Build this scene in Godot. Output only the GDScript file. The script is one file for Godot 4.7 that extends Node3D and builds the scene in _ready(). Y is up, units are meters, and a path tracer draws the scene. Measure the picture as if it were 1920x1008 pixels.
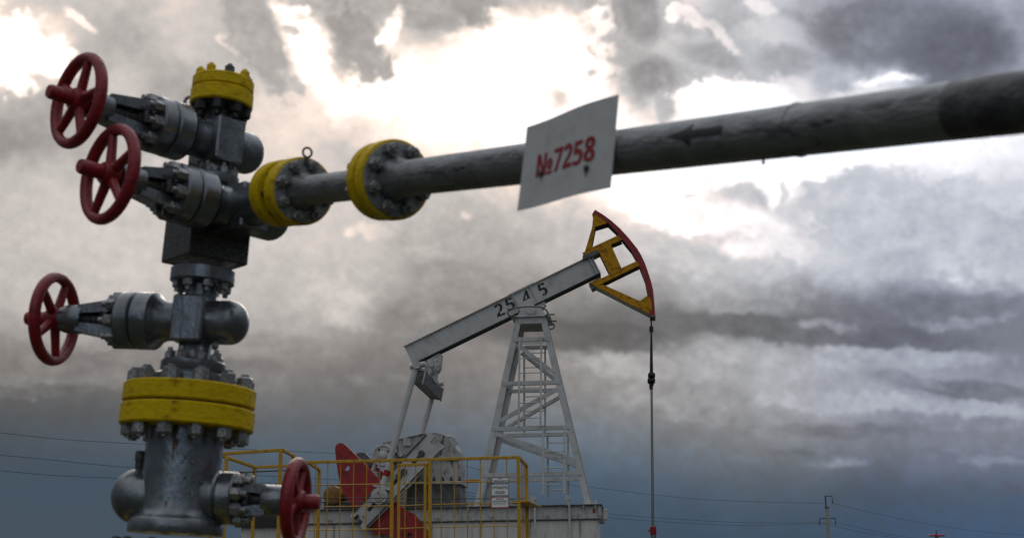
extends Node3D

# ---------------------------------------------------------------- mesh building
class MB:
	var v := PackedVector3Array()
	var n := PackedVector3Array()
	func tri(a: Vector3, b: Vector3, c: Vector3, na: Vector3, nb: Vector3, nc: Vector3) -> void:
		var g := (c - a).cross(b - a)
		if g.length_squared() < 1e-16:
			return
		if g.dot(na + nb + nc) >= 0.0:
			v.append(a); v.append(b); v.append(c)
			n.append(na); n.append(nb); n.append(nc)
		else:
			v.append(a); v.append(c); v.append(b)
			n.append(na); n.append(nc); n.append(nb)
	func quad(a: Vector3, b: Vector3, c: Vector3, d: Vector3, nn: Vector3) -> void:
		tri(a, b, c, nn, nn, nn)
		tri(a, c, d, nn, nn, nn)
	func quads(a: Vector3, b: Vector3, c: Vector3, d: Vector3, na: Vector3, nb: Vector3, nc: Vector3, nd: Vector3) -> void:
		tri(a, b, c, na, nb, nc)
		tri(a, c, d, na, nc, nd)
	func mesh() -> ArrayMesh:
		var arr := []
		arr.resize(Mesh.ARRAY_MAX)
		arr[Mesh.ARRAY_VERTEX] = v
		arr[Mesh.ARRAY_NORMAL] = n
		var m := ArrayMesh.new()
		m.add_surface_from_arrays(Mesh.PRIMITIVE_TRIANGLES, arr)
		return m
	# a box with its edges taken off by c
	func box(xf: Transform3D, size: Vector3, c := 0.004) -> void:
		var h := size * 0.5
		c = minf(c, minf(h.x, minf(h.y, h.z)) * 0.45)
		var p := {}
		for sx in [-1, 1]:
			for sy in [-1, 1]:
				for sz in [-1, 1]:
					var q := Vector3(sx * h.x, sy * h.y, sz * h.z)
					for k in 3:
						var w := q
						for j in 3:
							if j != k:
								w[j] -= signf(q[j]) * c
						p[Vector4i(sx, sy, sz, k)] = xf * w
		var bs := xf.basis.orthonormalized()
		for k in 3:
			var a := (k + 1) % 3
			var b := (k + 2) % 3
			for s in [-1, 1]:
				var q4 := []
				for st in [[-1, -1], [1, -1], [1, 1], [-1, 1]]:
					var g := Vector4i(0, 0, 0, k)
					g[k] = s; g[a] = st[0]; g[b] = st[1]
					q4.append(p[g])
				var nn := Vector3.ZERO
				nn[k] = s
				quad(q4[0], q4[1], q4[2], q4[3], bs * nn)
				for s2 in [-1, 1]:
					var e := []
					for st in [[k, -1], [k, 1], [a, 1], [a, -1]]:
						var g := Vector4i(0, 0, 0, st[0])
						g[k] = s; g[a] = s2; g[b] = st[1]
						e.append(p[g])
					var ne := Vector3.ZERO
					ne[k] = s; ne[a] = s2
					quad(e[0], e[1], e[2], e[3], (bs * ne).normalized())
		for sx in [-1, 1]:
			for sy in [-1, 1]:
				for sz in [-1, 1]:
					var nn := (bs * Vector3(sx, sy, sz)).normalized()
					tri(p[Vector4i(sx, sy, sz, 0)], p[Vector4i(sx, sy, sz, 1)], p[Vector4i(sx, sy, sz, 2)], nn, nn, nn)
	# a straight bar of rectangular section from a to b; up fixes its roll
	func bar(a: Vector3, b: Vector3, w: float, h: float, up := Vector3.UP, c := 0.004) -> void:
		var d := b - a
		var x := d.normalized()
		var z := x.cross(up).normalized()
		var y := z.cross(x)
		box(Transform3D(Basis(x, y, z), (a + b) * 0.5), Vector3(d.length(), h, w), c)
	func tube(a: Vector3, b: Vector3, r: float, r2 := -1.0, seg := 16, caps := true) -> void:
		if r2 < 0.0:
			r2 = r
		var y := (b - a).normalized()
		var t := Vector3.RIGHT if absf(y.x) < 0.8 else Vector3.BACK
		var x := y.cross(t).normalized()
		var z := x.cross(y)
		for i in seg:
			var t0 := TAU * i / seg
			var t1 := TAU * (i + 1) / seg
			var n0 := x * cos(t0) + z * sin(t0)
			var n1 := x * cos(t1) + z * sin(t1)
			quads(a + n0 * r, a + n1 * r, b + n1 * r2, b + n0 * r2, n0, n1, n1, n0)
			if caps:
				tri(a, a + n0 * r, a + n1 * r, -y, -y, -y)
				tri(b, b + n0 * r2, b + n1 * r2, y, y, y)
	func path(pts: PackedVector3Array, r: float, seg := 10) -> void:
		for i in pts.size() - 1:
			tube(pts[i], pts[i + 1], r, r, seg, true)
	# profile of (radius, height) turned about the local y axis
	func lathe(prof: PackedVector2Array, xf := Transform3D(), seg := 48, crease := 38.0) -> void:
		var m := prof.size()
		var sn: Array[Vector2] = []
		for i in m - 1:
			var d := prof[i + 1] - prof[i]
			sn.append(Vector2(d.y, -d.x).normalized())
		for i in m - 1:
			var n0 := sn[i]
			var n1 := sn[i]
			if i > 0 and rad_to_deg(absf(sn[i].angle_to(sn[i - 1]))) < crease:
				n0 = (sn[i] + sn[i - 1]).normalized()
			if i < m - 2 and rad_to_deg(absf(sn[i].angle_to(sn[i + 1]))) < crease:
				n1 = (sn[i] + sn[i + 1]).normalized()
			for k in seg:
				var a0 := TAU * k / seg
				var a1 := TAU * (k + 1) / seg
				var c0 := Vector3(cos(a0), 0, sin(a0))
				var c1 := Vector3(cos(a1), 0, sin(a1))
				var up := Vector3.UP
				quads(xf * (c0 * prof[i].x + up * prof[i].y), xf * (c1 * prof[i].x + up * prof[i].y), xf * (c1 * prof[i + 1].x + up * prof[i + 1].y), xf * (c0 * prof[i + 1].x + up * prof[i + 1].y),
					(xf.basis * (c0 * n0.x + up * n0.y)).normalized(), (xf.basis * (c1 * n0.x + up * n0.y)).normalized(), (xf.basis * (c1 * n1.x + up * n1.y)).normalized(), (xf.basis * (c0 * n1.x + up * n1.y)).normalized())
	func torus(xf: Transform3D, rr: float, r: float, seg := 56, sides := 14) -> void:
		for i in seg:
			for k in sides:
				var q := []
				var w := []
				for e in [[i, k], [i + 1, k], [i + 1, k + 1], [i, k + 1]]:
					var a: float = TAU * e[0] / seg
					var b: float = TAU * e[1] / sides
					var c := Vector3(cos(a), 0, sin(a))
					var nn := c * cos(b) + Vector3.UP * sin(b)
					q.append(xf * (c * rr + nn * r))
					w.append((xf.basis * nn).normalized())
				quads(q[0], q[1], q[2], q[3], w[0], w[1], w[2], w[3])
	# flat outline with depth, z0 to z1
	func slab(poly: PackedVector2Array, z0: float, z1: float, xf := Transform3D()) -> void:
		var t := Geometry2D.triangulate_polygon(poly)
		var bz := xf.basis.z.normalized()
		for i in range(0, t.size(), 3):
			var a := poly[t[i]]
			var b := poly[t[i + 1]]
			var c := poly[t[i + 2]]
			tri(xf * Vector3(a.x, a.y, z1), xf * Vector3(b.x, b.y, z1), xf * Vector3(c.x, c.y, z1), bz, bz, bz)
			tri(xf * Vector3(a.x, a.y, z0), xf * Vector3(b.x, b.y, z0), xf * Vector3(c.x, c.y, z0), -bz, -bz, -bz)
		var turn := 1.0 if Geometry2D.is_polygon_clockwise(poly) else -1.0
		for i in poly.size():
			var a := poly[i]
			var b := poly[(i + 1) % poly.size()]
			var e := (b - a).normalized()
			var nn := (xf.basis * Vector3(-e.y * turn, e.x * turn, 0)).normalized()
			quad(xf * Vector3(a.x, a.y, z0), xf * Vector3(b.x, b.y, z0), xf * Vector3(b.x, b.y, z1), xf * Vector3(a.x, a.y, z1), nn)
	# hexagonal nut on the local y axis, with the end of its stud
	func nut(xf: Transform3D, af: float, h: float, stud: float) -> void:
		var r := af / sqrt(3.0)
		var c := h * 0.14
		for k in 6:
			var a0 := TAU * k / 6.0
			var a1 := TAU * (k + 1) / 6.0
			var p0 := Vector3(cos(a0), 0, sin(a0))
			var p1 := Vector3(cos(a1), 0, sin(a1))
			var nn := (p0 + p1).normalized()
			var up := Vector3.UP
			quad(xf * (p0 * r), xf * (p1 * r), xf * (p1 * r + up * (h - c)), xf * (p0 * r + up * (h - c)), (xf.basis * nn).normalized())
			quad(xf * (p0 * r + up * (h - c)), xf * (p1 * r + up * (h - c)), xf * (p1 * r * 0.84 + up * h), xf * (p0 * r * 0.84 + up * h), (xf.basis * (nn + up * 1.2)).normalized())
			var u := (xf.basis * up).normalized()
			tri(xf * (up * h), xf * (p0 * r * 0.84 + up * h), xf * (p1 * r * 0.84 + up * h), u, u, u)
		if stud > 0.0:
			tube(xf * (Vector3.UP * h), xf * (Vector3.UP * (h + stud)), af * 0.31, af * 0.28, 12)

# ---------------------------------------------------------------- scene helpers
var M := {}

func part(called: String, mb: MB, m: Material, parent: Node, at := Vector3.ZERO) -> MeshInstance3D:
	var o := MeshInstance3D.new()
	o.name = called
	o.mesh = mb.mesh()
	o.material_override = m
	o.position = at
	parent.add_child(o, true)
	return o

func tag(o: Node, label: String, category: String, group := "") -> void:
	o.set_meta("label", label)
	o.set_meta("category", category)
	if group:
		o.set_meta("group", group)

func thing(called: String, xf: Transform3D, label: String, category: String, group := "") -> Node3D:
	var o := Node3D.new()
	o.name = called
	o.transform = xf
	tag(o, label, category, group)
	add_child(o, true)
	return o

func group_part(called: String, parent: Node) -> Node3D:
	var o := Node3D.new()
	o.name = called
	parent.add_child(o, true)
	return o

func copy_of(o: MeshInstance3D, xf: Transform3D, parent: Node) -> void:
	var c := MeshInstance3D.new()
	c.name = o.name
	c.mesh = o.mesh
	c.material_override = o.material_override
	c.transform = xf
	parent.add_child(c, true)

# nuts in a ring about the y axis of xf, one mesh each
func nut_ring(parent: Node, xf: Transform3D, count: int, r: float, af: float, h: float, stud: float, m: Material, first := 0.0, m2: Material = null) -> void:
	var shapes := []
	for turn in 3:
		var mb := MB.new()
		mb.nut(Transform3D(Basis(Vector3.UP, 0.35 + turn * 0.31), Vector3.ZERO), af, h, stud)
		shapes.append(mb.mesh())
	for k in count:
		var a := first + TAU * k / count
		var o := MeshInstance3D.new()
		o.name = "nut"
		o.mesh = shapes[(k * 7 + count) % 3]
		o.material_override = m2 if m2 and k % 3 == 1 else m
		o.transform = xf * Transform3D(Basis(), Vector3(cos(a) * r, 0, sin(a) * r))
		parent.add_child(o, true)

func bearing_dir(deg: float) -> Vector3:
	return Vector3(sin(deg_to_rad(deg)), 0, -cos(deg_to_rad(deg)))

# local y along d
func along(d: Vector3, o: Vector3) -> Transform3D:
	var y := d.normalized()
	var t := Vector3.UP if absf(y.y) < 0.9 else Vector3.RIGHT
	var x := t.cross(y).normalized()
	return Transform3D(Basis(x, y, x.cross(y)), o)

func noise_tex(seed_: int, freq: float, ramp: Array, size := 512, octaves := 5) -> NoiseTexture2D:
	var fn := FastNoiseLite.new()
	fn.seed = seed_
	fn.noise_type = FastNoiseLite.TYPE_SIMPLEX_SMOOTH
	fn.frequency = freq
	fn.fractal_octaves = octaves
	fn.fractal_gain = 0.55
	var t := NoiseTexture2D.new()
	t.width = size
	t.height = size
	t.seamless = true
	t.noise = fn
	if ramp:
		var g := Gradient.new()
		var offs := PackedFloat32Array()
		var cols := PackedColorArray()
		for e in ramp:
			offs.append(e[0])
			var c: Color = e[1]
			cols.append(c.linear_to_srgb())
		g.offsets = offs
		g.colors = cols
		t.color_ramp = g
	return t

func g3(a: float, b := -1.0, c := -1.0) -> Color:
	return Color(a, a if b < 0.0 else b, a if c < 0.0 else c)

# a painted or bare surface: base colours from a noise ramp, roughness from another, fine relief from a third
func surf(called: String, ramp: Array, freq: float, scale: Vector3, rough: float, metal: float, relief := 0.0, relief_freq := 0.05, seed_ := 1, rough_var := 0.25) -> StandardMaterial3D:
	var m := StandardMaterial3D.new()
	m.resource_name = called
	m.albedo_texture = noise_tex(seed_, freq, ramp)
	m.roughness = 1.0
	m.roughness_texture = noise_tex(seed_ + 50, 0.03, [[0.2, g3(maxf(0.05, rough - rough_var * 0.5)).srgb_to_linear()], [0.8, g3(minf(1.0, rough + rough_var * 0.5)).srgb_to_linear()]], 256)
	m.roughness_texture_channel = BaseMaterial3D.TEXTURE_CHANNEL_GREEN
	m.metallic = metal
	m.uv1_triplanar = true
	m.uv1_scale = scale
	if relief > 0.0:
		m.heightmap_enabled = true
		m.heightmap_texture = noise_tex(seed_ + 90, relief_freq, [], 512, 4)
		m.heightmap_scale = relief
	return m

func flat(called: String, c: Color, rough: float, metal := 0.0) -> StandardMaterial3D:
	var m := StandardMaterial3D.new()
	m.resource_name = called
	m.albedo_color = c.linear_to_srgb()
	m.roughness = rough
	m.metallic = metal
	return m

func make_materials() -> void:
	# silver paint on the christmas tree, dirty and here and there rusted through
	M.silver = surf("silver_paint", [[0.0, Color(0.07, 0.06, 0.05)], [0.14, Color(0.15, 0.155, 0.165)], [0.3, Color(0.165, 0.18, 0.203)], [0.55, Color(0.2, 0.22, 0.246)], [0.76, Color(0.25, 0.272, 0.3)], [0.88, Color(0.19, 0.2, 0.213)], [0.95, Color(0.2, 0.12, 0.075)], [1.0, Color(0.13, 0.06, 0.03)]], 0.011, Vector3(1.9, 1.2, 1.9), 0.3, 0.72, 0.13, 0.035, 3, 0.3)
	M.steel_dark = surf("oily_steel", [[0.0, Color(0.02, 0.019, 0.018)], [0.45, Color(0.06, 0.06, 0.062)], [0.75, Color(0.12, 0.12, 0.125)], [1.0, Color(0.16, 0.09, 0.05)]], 0.03, Vector3(4, 4, 4), 0.42, 0.4, 0.12, 0.06, 5)
	M.nut = surf("nut_steel", [[0.0, Color(0.05, 0.045, 0.04)], [0.3, Color(0.2, 0.2, 0.205)], [0.7, Color(0.38, 0.39, 0.41)], [0.92, Color(0.26, 0.17, 0.1)], [1.0, Color(0.5, 0.38, 0.05)]], 0.03, Vector3(5, 5, 5), 0.34, 0.6, 0.1, 0.06, 7)
	M.yellow = surf("yellow_paint", [[0.0, Color(0.06, 0.03, 0.01)], [0.14, Color(0.4, 0.24, 0.003)], [0.32, Color(0.62, 0.42, 0.002)], [0.62, Color(0.72, 0.5, 0.002)], [0.84, Color(0.64, 0.42, 0.002)], [0.93, Color(0.45, 0.2, 0.006)], [1.0, Color(0.12, 0.06, 0.02)]], 0.014, Vector3(2.2, 3.2, 2.2), 0.6, 0.0, 0.2, 0.03, 11)
	M.yellow.metallic_specular = 0.3
	M.red = surf("red_paint", [[0.0, Color(0.04, 0.008, 0.008)], [0.2, Color(0.16, 0.008, 0.012)], [0.45, Color(0.25, 0.007, 0.014)], [0.85, Color(0.3, 0.009, 0.018)], [0.95, Color(0.16, 0.02, 0.02)], [1.0, Color(0.07, 0.05, 0.045)]], 0.02, Vector3(3, 3, 3), 0.4, 0.0, 0.16, 0.04, 13)
	M.pipe = surf("pipe_paint", [[0.0, Color(0.02, 0.02, 0.022)], [0.17, Color(0.05, 0.053, 0.06)], [0.26, Color(0.18, 0.185, 0.195)], [0.55, Color(0.23, 0.235, 0.245)], [0.7, Color(0.28, 0.285, 0.295)], [0.8, Color(0.2, 0.205, 0.215)], [1.0, Color(0.33, 0.33, 0.33)]], 0.013, Vector3(0.9, 3.0, 3.0), 0.4, 0.5, 0.16, 0.05, 21)
	M.pipe_dark = surf("bare_pipe", [[0.0, Color(0.02, 0.02, 0.022)], [0.35, Color(0.05, 0.052, 0.058)], [0.7, Color(0.1, 0.104, 0.112)], [1.0, Color(0.17, 0.17, 0.17)]], 0.012, Vector3(2, 3, 3), 0.5, 0.2, 0.16, 0.05, 19)
	M.black = flat("black_paint", Color(0.012, 0.012, 0.013), 0.5)
	M.sign = surf("sign_enamel", [[0.0, Color(0.3, 0.2, 0.12)], [0.1, Color(0.55, 0.54, 0.52)], [0.4, Color(0.66, 0.665, 0.67)], [0.9, Color(0.7, 0.705, 0.71)], [1.0, Color(0.5, 0.48, 0.45)]], 0.01, Vector3(3, 3, 3), 0.45, 0.0, 0.02, 0.05, 23)
	M.sign_red = flat("sign_red", Color(0.36, 0.02, 0.035), 0.5)
	M.rust = flat("rust", Color(0.17, 0.075, 0.025), 0.9)
	# pumping unit
	M.grey = surf("light_grey_paint", [[0.0, Color(0.16, 0.14, 0.12)], [0.12, Color(0.4, 0.4, 0.395)], [0.4, Color(0.5, 0.505, 0.51)], [0.75, Color(0.55, 0.555, 0.56)], [0.93, Color(0.5, 0.5, 0.495)], [1.0, Color(0.3, 0.2, 0.13)]], 0.008, Vector3(0.55, 0.55, 0.55), 0.5, 0.0, 0.0, 0.05, 29)
	M.grey_dirty = surf("oily_grey_paint", [[0.0, Color(0.05, 0.048, 0.045)], [0.14, Color(0.3, 0.295, 0.29)], [0.35, Color(0.46, 0.46, 0.455)], [0.85, Color(0.54, 0.54, 0.54)], [1.0, Color(0.22, 0.19, 0.15)]], 0.012, Vector3(0.9, 0.7, 0.9), 0.5, 0.0, 0.0, 0.05, 31)
	M.case = surf("gear_case_paint", [[0.0, Color(0.05, 0.048, 0.045)], [0.2, Color(0.18, 0.175, 0.17)], [0.4, Color(0.34, 0.34, 0.335)], [0.85, Color(0.42, 0.42, 0.42)], [1.0, Color(0.2, 0.17, 0.13)]], 0.01, Vector3(0.9, 0.7, 0.9), 0.5, 0.0, 0.0, 0.05, 71)
	M.grey_dark = surf("dark_grey_paint", [[0.0, Color(0.05, 0.05, 0.05)], [0.4, Color(0.1, 0.1, 0.105)], [0.8, Color(0.15, 0.15, 0.155)], [1.0, Color(0.2, 0.19, 0.18)]], 0.012, Vector3(0.8, 0.8, 0.8), 0.5, 0.0, 0.0, 0.05, 37)
	M.ochre = surf("weathered_yellow_paint", [[0.0, Color(0.1, 0.05, 0.02)], [0.15, Color(0.36, 0.17, 0.012)], [0.5, Color(0.55, 0.27, 0.012)], [0.85, Color(0.6, 0.3, 0.014)], [1.0, Color(0.4, 0.22, 0.06)]], 0.01, Vector3(0.9, 0.9, 0.9), 0.55, 0.0, 0.0, 0.05, 41)
	M.ochre.metallic_specular = 0.25
	M.red_far = surf("counterweight_red", [[0.0, Color(0.12, 0.008, 0.01)], [0.4, Color(0.3, 0.012, 0.015)], [0.85, Color(0.36, 0.014, 0.018)], [1.0, Color(0.2, 0.02, 0.02)]], 0.01, Vector3(0.8, 0.8, 0.8), 0.5, 0.0, 0.0, 0.05, 43)
	M.rail = surf("railing_yellow", [[0.0, Color(0.1, 0.04, 0.015)], [0.2, Color(0.46, 0.24, 0.008)], [0.5, Color(0.52, 0.29, 0.008)], [0.85, Color(0.58, 0.33, 0.008)], [1.0, Color(0.34, 0.14, 0.02)]], 0.014, Vector3(1.1, 1.1, 1.1), 0.5, 0.0, 0.0, 0.05, 47)
	M.concrete = surf("stained_concrete", [[0.0, Color(0.14, 0.13, 0.12)], [0.14, Color(0.34, 0.33, 0.31)], [0.36, Color(0.58, 0.565, 0.54)], [0.75, Color(0.66, 0.645, 0.62)], [1.0, Color(0.66, 0.64, 0.61)]], 0.01, Vector3(1.0, 0.2, 1.0), 0.85, 0.0, 0.4, 0.04, 53)
	M.motor = surf("motor_paint", [[0.0, Color(0.06, 0.03, 0.01)], [0.5, Color(0.28, 0.14, 0.02)], [1.0, Color(0.34, 0.18, 0.025)]], 0.02, Vector3(2, 2, 2), 0.5, 0.0, 0.0, 0.05, 83)
	M.face = surf("flange_face_paint", [[0.0, Color(0.1, 0.1, 0.1)], [0.3, Color(0.26, 0.27, 0.285)], [0.6, Color(0.36, 0.37, 0.385)], [1.0, Color(0.42, 0.43, 0.44)]], 0.02, Vector3(4, 4, 4), 0.45, 0.2, 0.1, 0.05, 87)
	M.dark_shade = flat("shade_and_dark_steel", Color(0.03, 0.028, 0.026), 0.7)  # near-black: paints shade on inner and under faces; also the dark beam end
	M.rod = flat("polished_steel", Color(0.3, 0.275, 0.235), 0.25, 0.85)
	M.pole = surf("pole_concrete", [[0.0, Color(0.2, 0.19, 0.18)], [0.5, Color(0.36, 0.35, 0.33)], [1.0, Color(0.45, 0.44, 0.42)]], 0.02, Vector3(0.6, 0.2, 0.6), 0.9, 0.0, 0.0, 0.05, 59)
	M.wire = flat("wire", Color(0.03, 0.03, 0.033), 0.6)
	M.ground = surf("steppe_grass", [[0.0, Color(0.015, 0.018, 0.008)], [0.4, Color(0.03, 0.037, 0.015)], [0.7, Color(0.05, 0.05, 0.025)], [1.0, Color(0.08, 0.07, 0.045)]], 0.02, Vector3(0.05, 0.05, 0.05), 0.95, 0.0, 0.0, 0.05, 61)
	M.water = flat("water", Color(0.5, 0.52, 0.55), 0.05)

# ---------------------------------------------------------------- sky
# Evening overcast. Cloud brightness (display tone) over the bearing the camera looks along, every 80 by 84 steps of a
# 2500-step gnomonic chart centred 13.6 degrees above the horizon; everything else is a computed overcast.
const TONES := [
	"215 203 195 195 212 198 172 195 166 186 168 163 196 192 176 166 226 190 208 178 150 150 156 164 178",
	"275 262 192 172 195 198 168 262 158 232 205 262 282 276 222 168 188 182 196 172 128 126 112 118 176",
	"196 192 192 200 168 188 214 236 282 292 296 296 288 256 280 172 262 284 276 206 218 212 132 142 160",
	"152 156 172 172 192 205 214 222 206 236 258 284 290 290 290 270 250 282 286 290 250 230 240 240 240",
	"188 194 196 204 206 206 206 210 206 206 208 210 230 262 274 284 268 222 268 222 206 222 226 226 206",
	"192 196 198 202 202 202 202 206 205 196 188 182 190 196 204 228 248 218 216 226 190 190 194 192 178",
	"192 194 198 202 200 200 198 196 194 184 166 158 166 178 184 186 192 196 206 206 198 184 192 186 186",
	"172 176 180 180 176 178 180 188 178 154 144 138 132 124 116 116 134 146 134 122 118 128 130 124 130",
	"124 130 140 146 146 146 146 138 128 124 124 128 134 142 146 154 158 168 176 158 154 160 154 144 132",
	"94 96 98 102 108 112 110 110 108 110 113 117 124 130 136 138 140 148 160 160 160 154 144 136 146",
	"85 87 89 91 93 95 96 98 98 100 101 102 106 110 112 113 116 120 124 124 124 120 124 124 124",
	"78 79 80 81 82 84 85 86 87 88 88 88 89 90 91 92 93 95 95 93 90 91 95 95 95",
	"74 74 75 76 77 79 80 81 81 82 82 82 82 82 82 82 82 83 83 83 83 84 86 88 88"]

const CLOUDS := [
	"30 90 105 62 20 300 0.14", "110 165 60 14 30 210 0.3", "150 38 32 9 35 262 0.2", "440 40 34 8 45 245 0.3", "445 95 50 10 40 232 0.35",
	"575 92 40 92 -24 296 0.2", "560 12 18 12 0 290 0.2", "478 66 128 44 62 170 0.16", "545 60 20 9 20 205 0.25", "552 160 26 12 60 196 0.2", "662 62 98 44 52 166 0.13", "722 122 22 14 60 172 0.15", "600 8 60 14 12 190 0.25",
	"780 8 170 20 2 182 0.18", "800 36 66 20 8 170 0.16", "895 20 58 34 20 160 0.15", "960 30 40 12 10 230 0.3", "735 55 18 44 15 285 0.2",
	"1010 120 130 90 0 298 0.4", "1045 180 20 16 0 226 0.8", "1130 60 26 60 0 268 0.25", "1250 90 118 86 10 182 0.13", "1400 100 150 54 -8 190 0.14", "1205 24 34 58 -15 150 0.35", "1222 142 44 32 10 152 0.4", "1340 108 52 24 15 166 0.45", "1246 188 18 34 -8 188 0.2", "1268 20 12 14 0 250 0.25", "1300 28 26 14 40 238 0.3", "1352 66 46 9 38 228 0.3", "1430 16 34 14 20 232 0.3", "1480 112 60 22 0 172 0.4", "1460 60 60 24 0 205 0.4",
	"1350 168 90 16 -4 292 0.2", "1720 62 190 70 6 124 0.45", "1800 92 100 56 0 110 0.5", "1600 52 70 44 0 128 0.5", "1570 160 34 16 0 184 0.2", "1664 152 60 9 -6 262 0.6", "1915 30 30 40 0 160 0.4",
	"1500 300 330 36 -7 300 0.3", "1250 350 70 40 -6 296 0.3", "1400 372 42 34 24 204 0.13", "1428 402 22 20 0 206 0.16", "1300 378 18 6 0 212 0.25", "1468 362 9 34 8 222 0.2", "1492 384 22 26 0 226 0.25", "1700 418 212 82 3 200 0.12", "1545 372 50 30 30 200 0.13", "1600 350 60 24 0 202 0.14", "1810 358 60 30 0 206 0.14", "1890 372 34 24 20 200 0.16", "1260 415 70 22 14 290 0.2", "1325 448 22 12 20 225 0.25", "1270 470 90 28 18 205 0.2", "1400 470 44 16 4 256 0.8", "1452 460 40 15 -6 250 0.8", "1370 410 90 30 10 262 0.6", "1440 430 50 12 0 240 0.4", "1480 470 40 22 30 236 0.3", "1690 495 60 34 -10 180 0.45", "1900 470 60 60 0 192 0.5",
	"700 430 40 12 10 215 0.4", "660 435 9 12 0 226 0.7", "868 404 10 7 0 222 0.7", "790 470 70 22 25 176 0.5", "880 520 110 26 8 152 0.5", "640 560 70 40 30 200 0.55", "1130 520 70 18 -10 172 0.5", "820 600 130 34 4 136 0.5",
	"1090 628 190 30 2 102 0.4", "1290 600 110 24 4 120 0.5", "1540 622 330 30 4 110 0.35", "1420 570 70 13 -4 152 0.4", "1760 580 170 24 -6 120 0.4", "1555 607 46 9 8 142 0.5", "1800 606 90 8 -6 140 0.5", "1240 690 170 26 3 166 0.45", "1420 672 130 20 10 176 0.35", "1700 668 170 16 2 166 0.35", "1520 690 70 20 0 168 0.4", "1820 732 130 18 4 116 0.3", "1700 715 70 14 8 138 0.4", "1620 758 190 20 2 174 0.35", "1840 768 90 14 4 168 0.4", "1270 742 110 26 0 150 0.6", "1400 790 160 14 4 142 0.4", "1620 812 150 14 2 122 0.4", "1790 800 120 9 2 136 0.4", "1575 868 52 6 2 138 0.7", "1870 862 70 8 3 136 0.7", "1760 852 50 8 4 112 0.4", "1500 850 70 8 4 116 0.4",
	"150 694 260 40 -2 126 0.25", "420 700 120 26 0 122 0.4", "60 730 130 10 0 108 0.4", "480 640 120 14 4 150 0.5", "700 706 110 12 4 120 0.5"]

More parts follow.
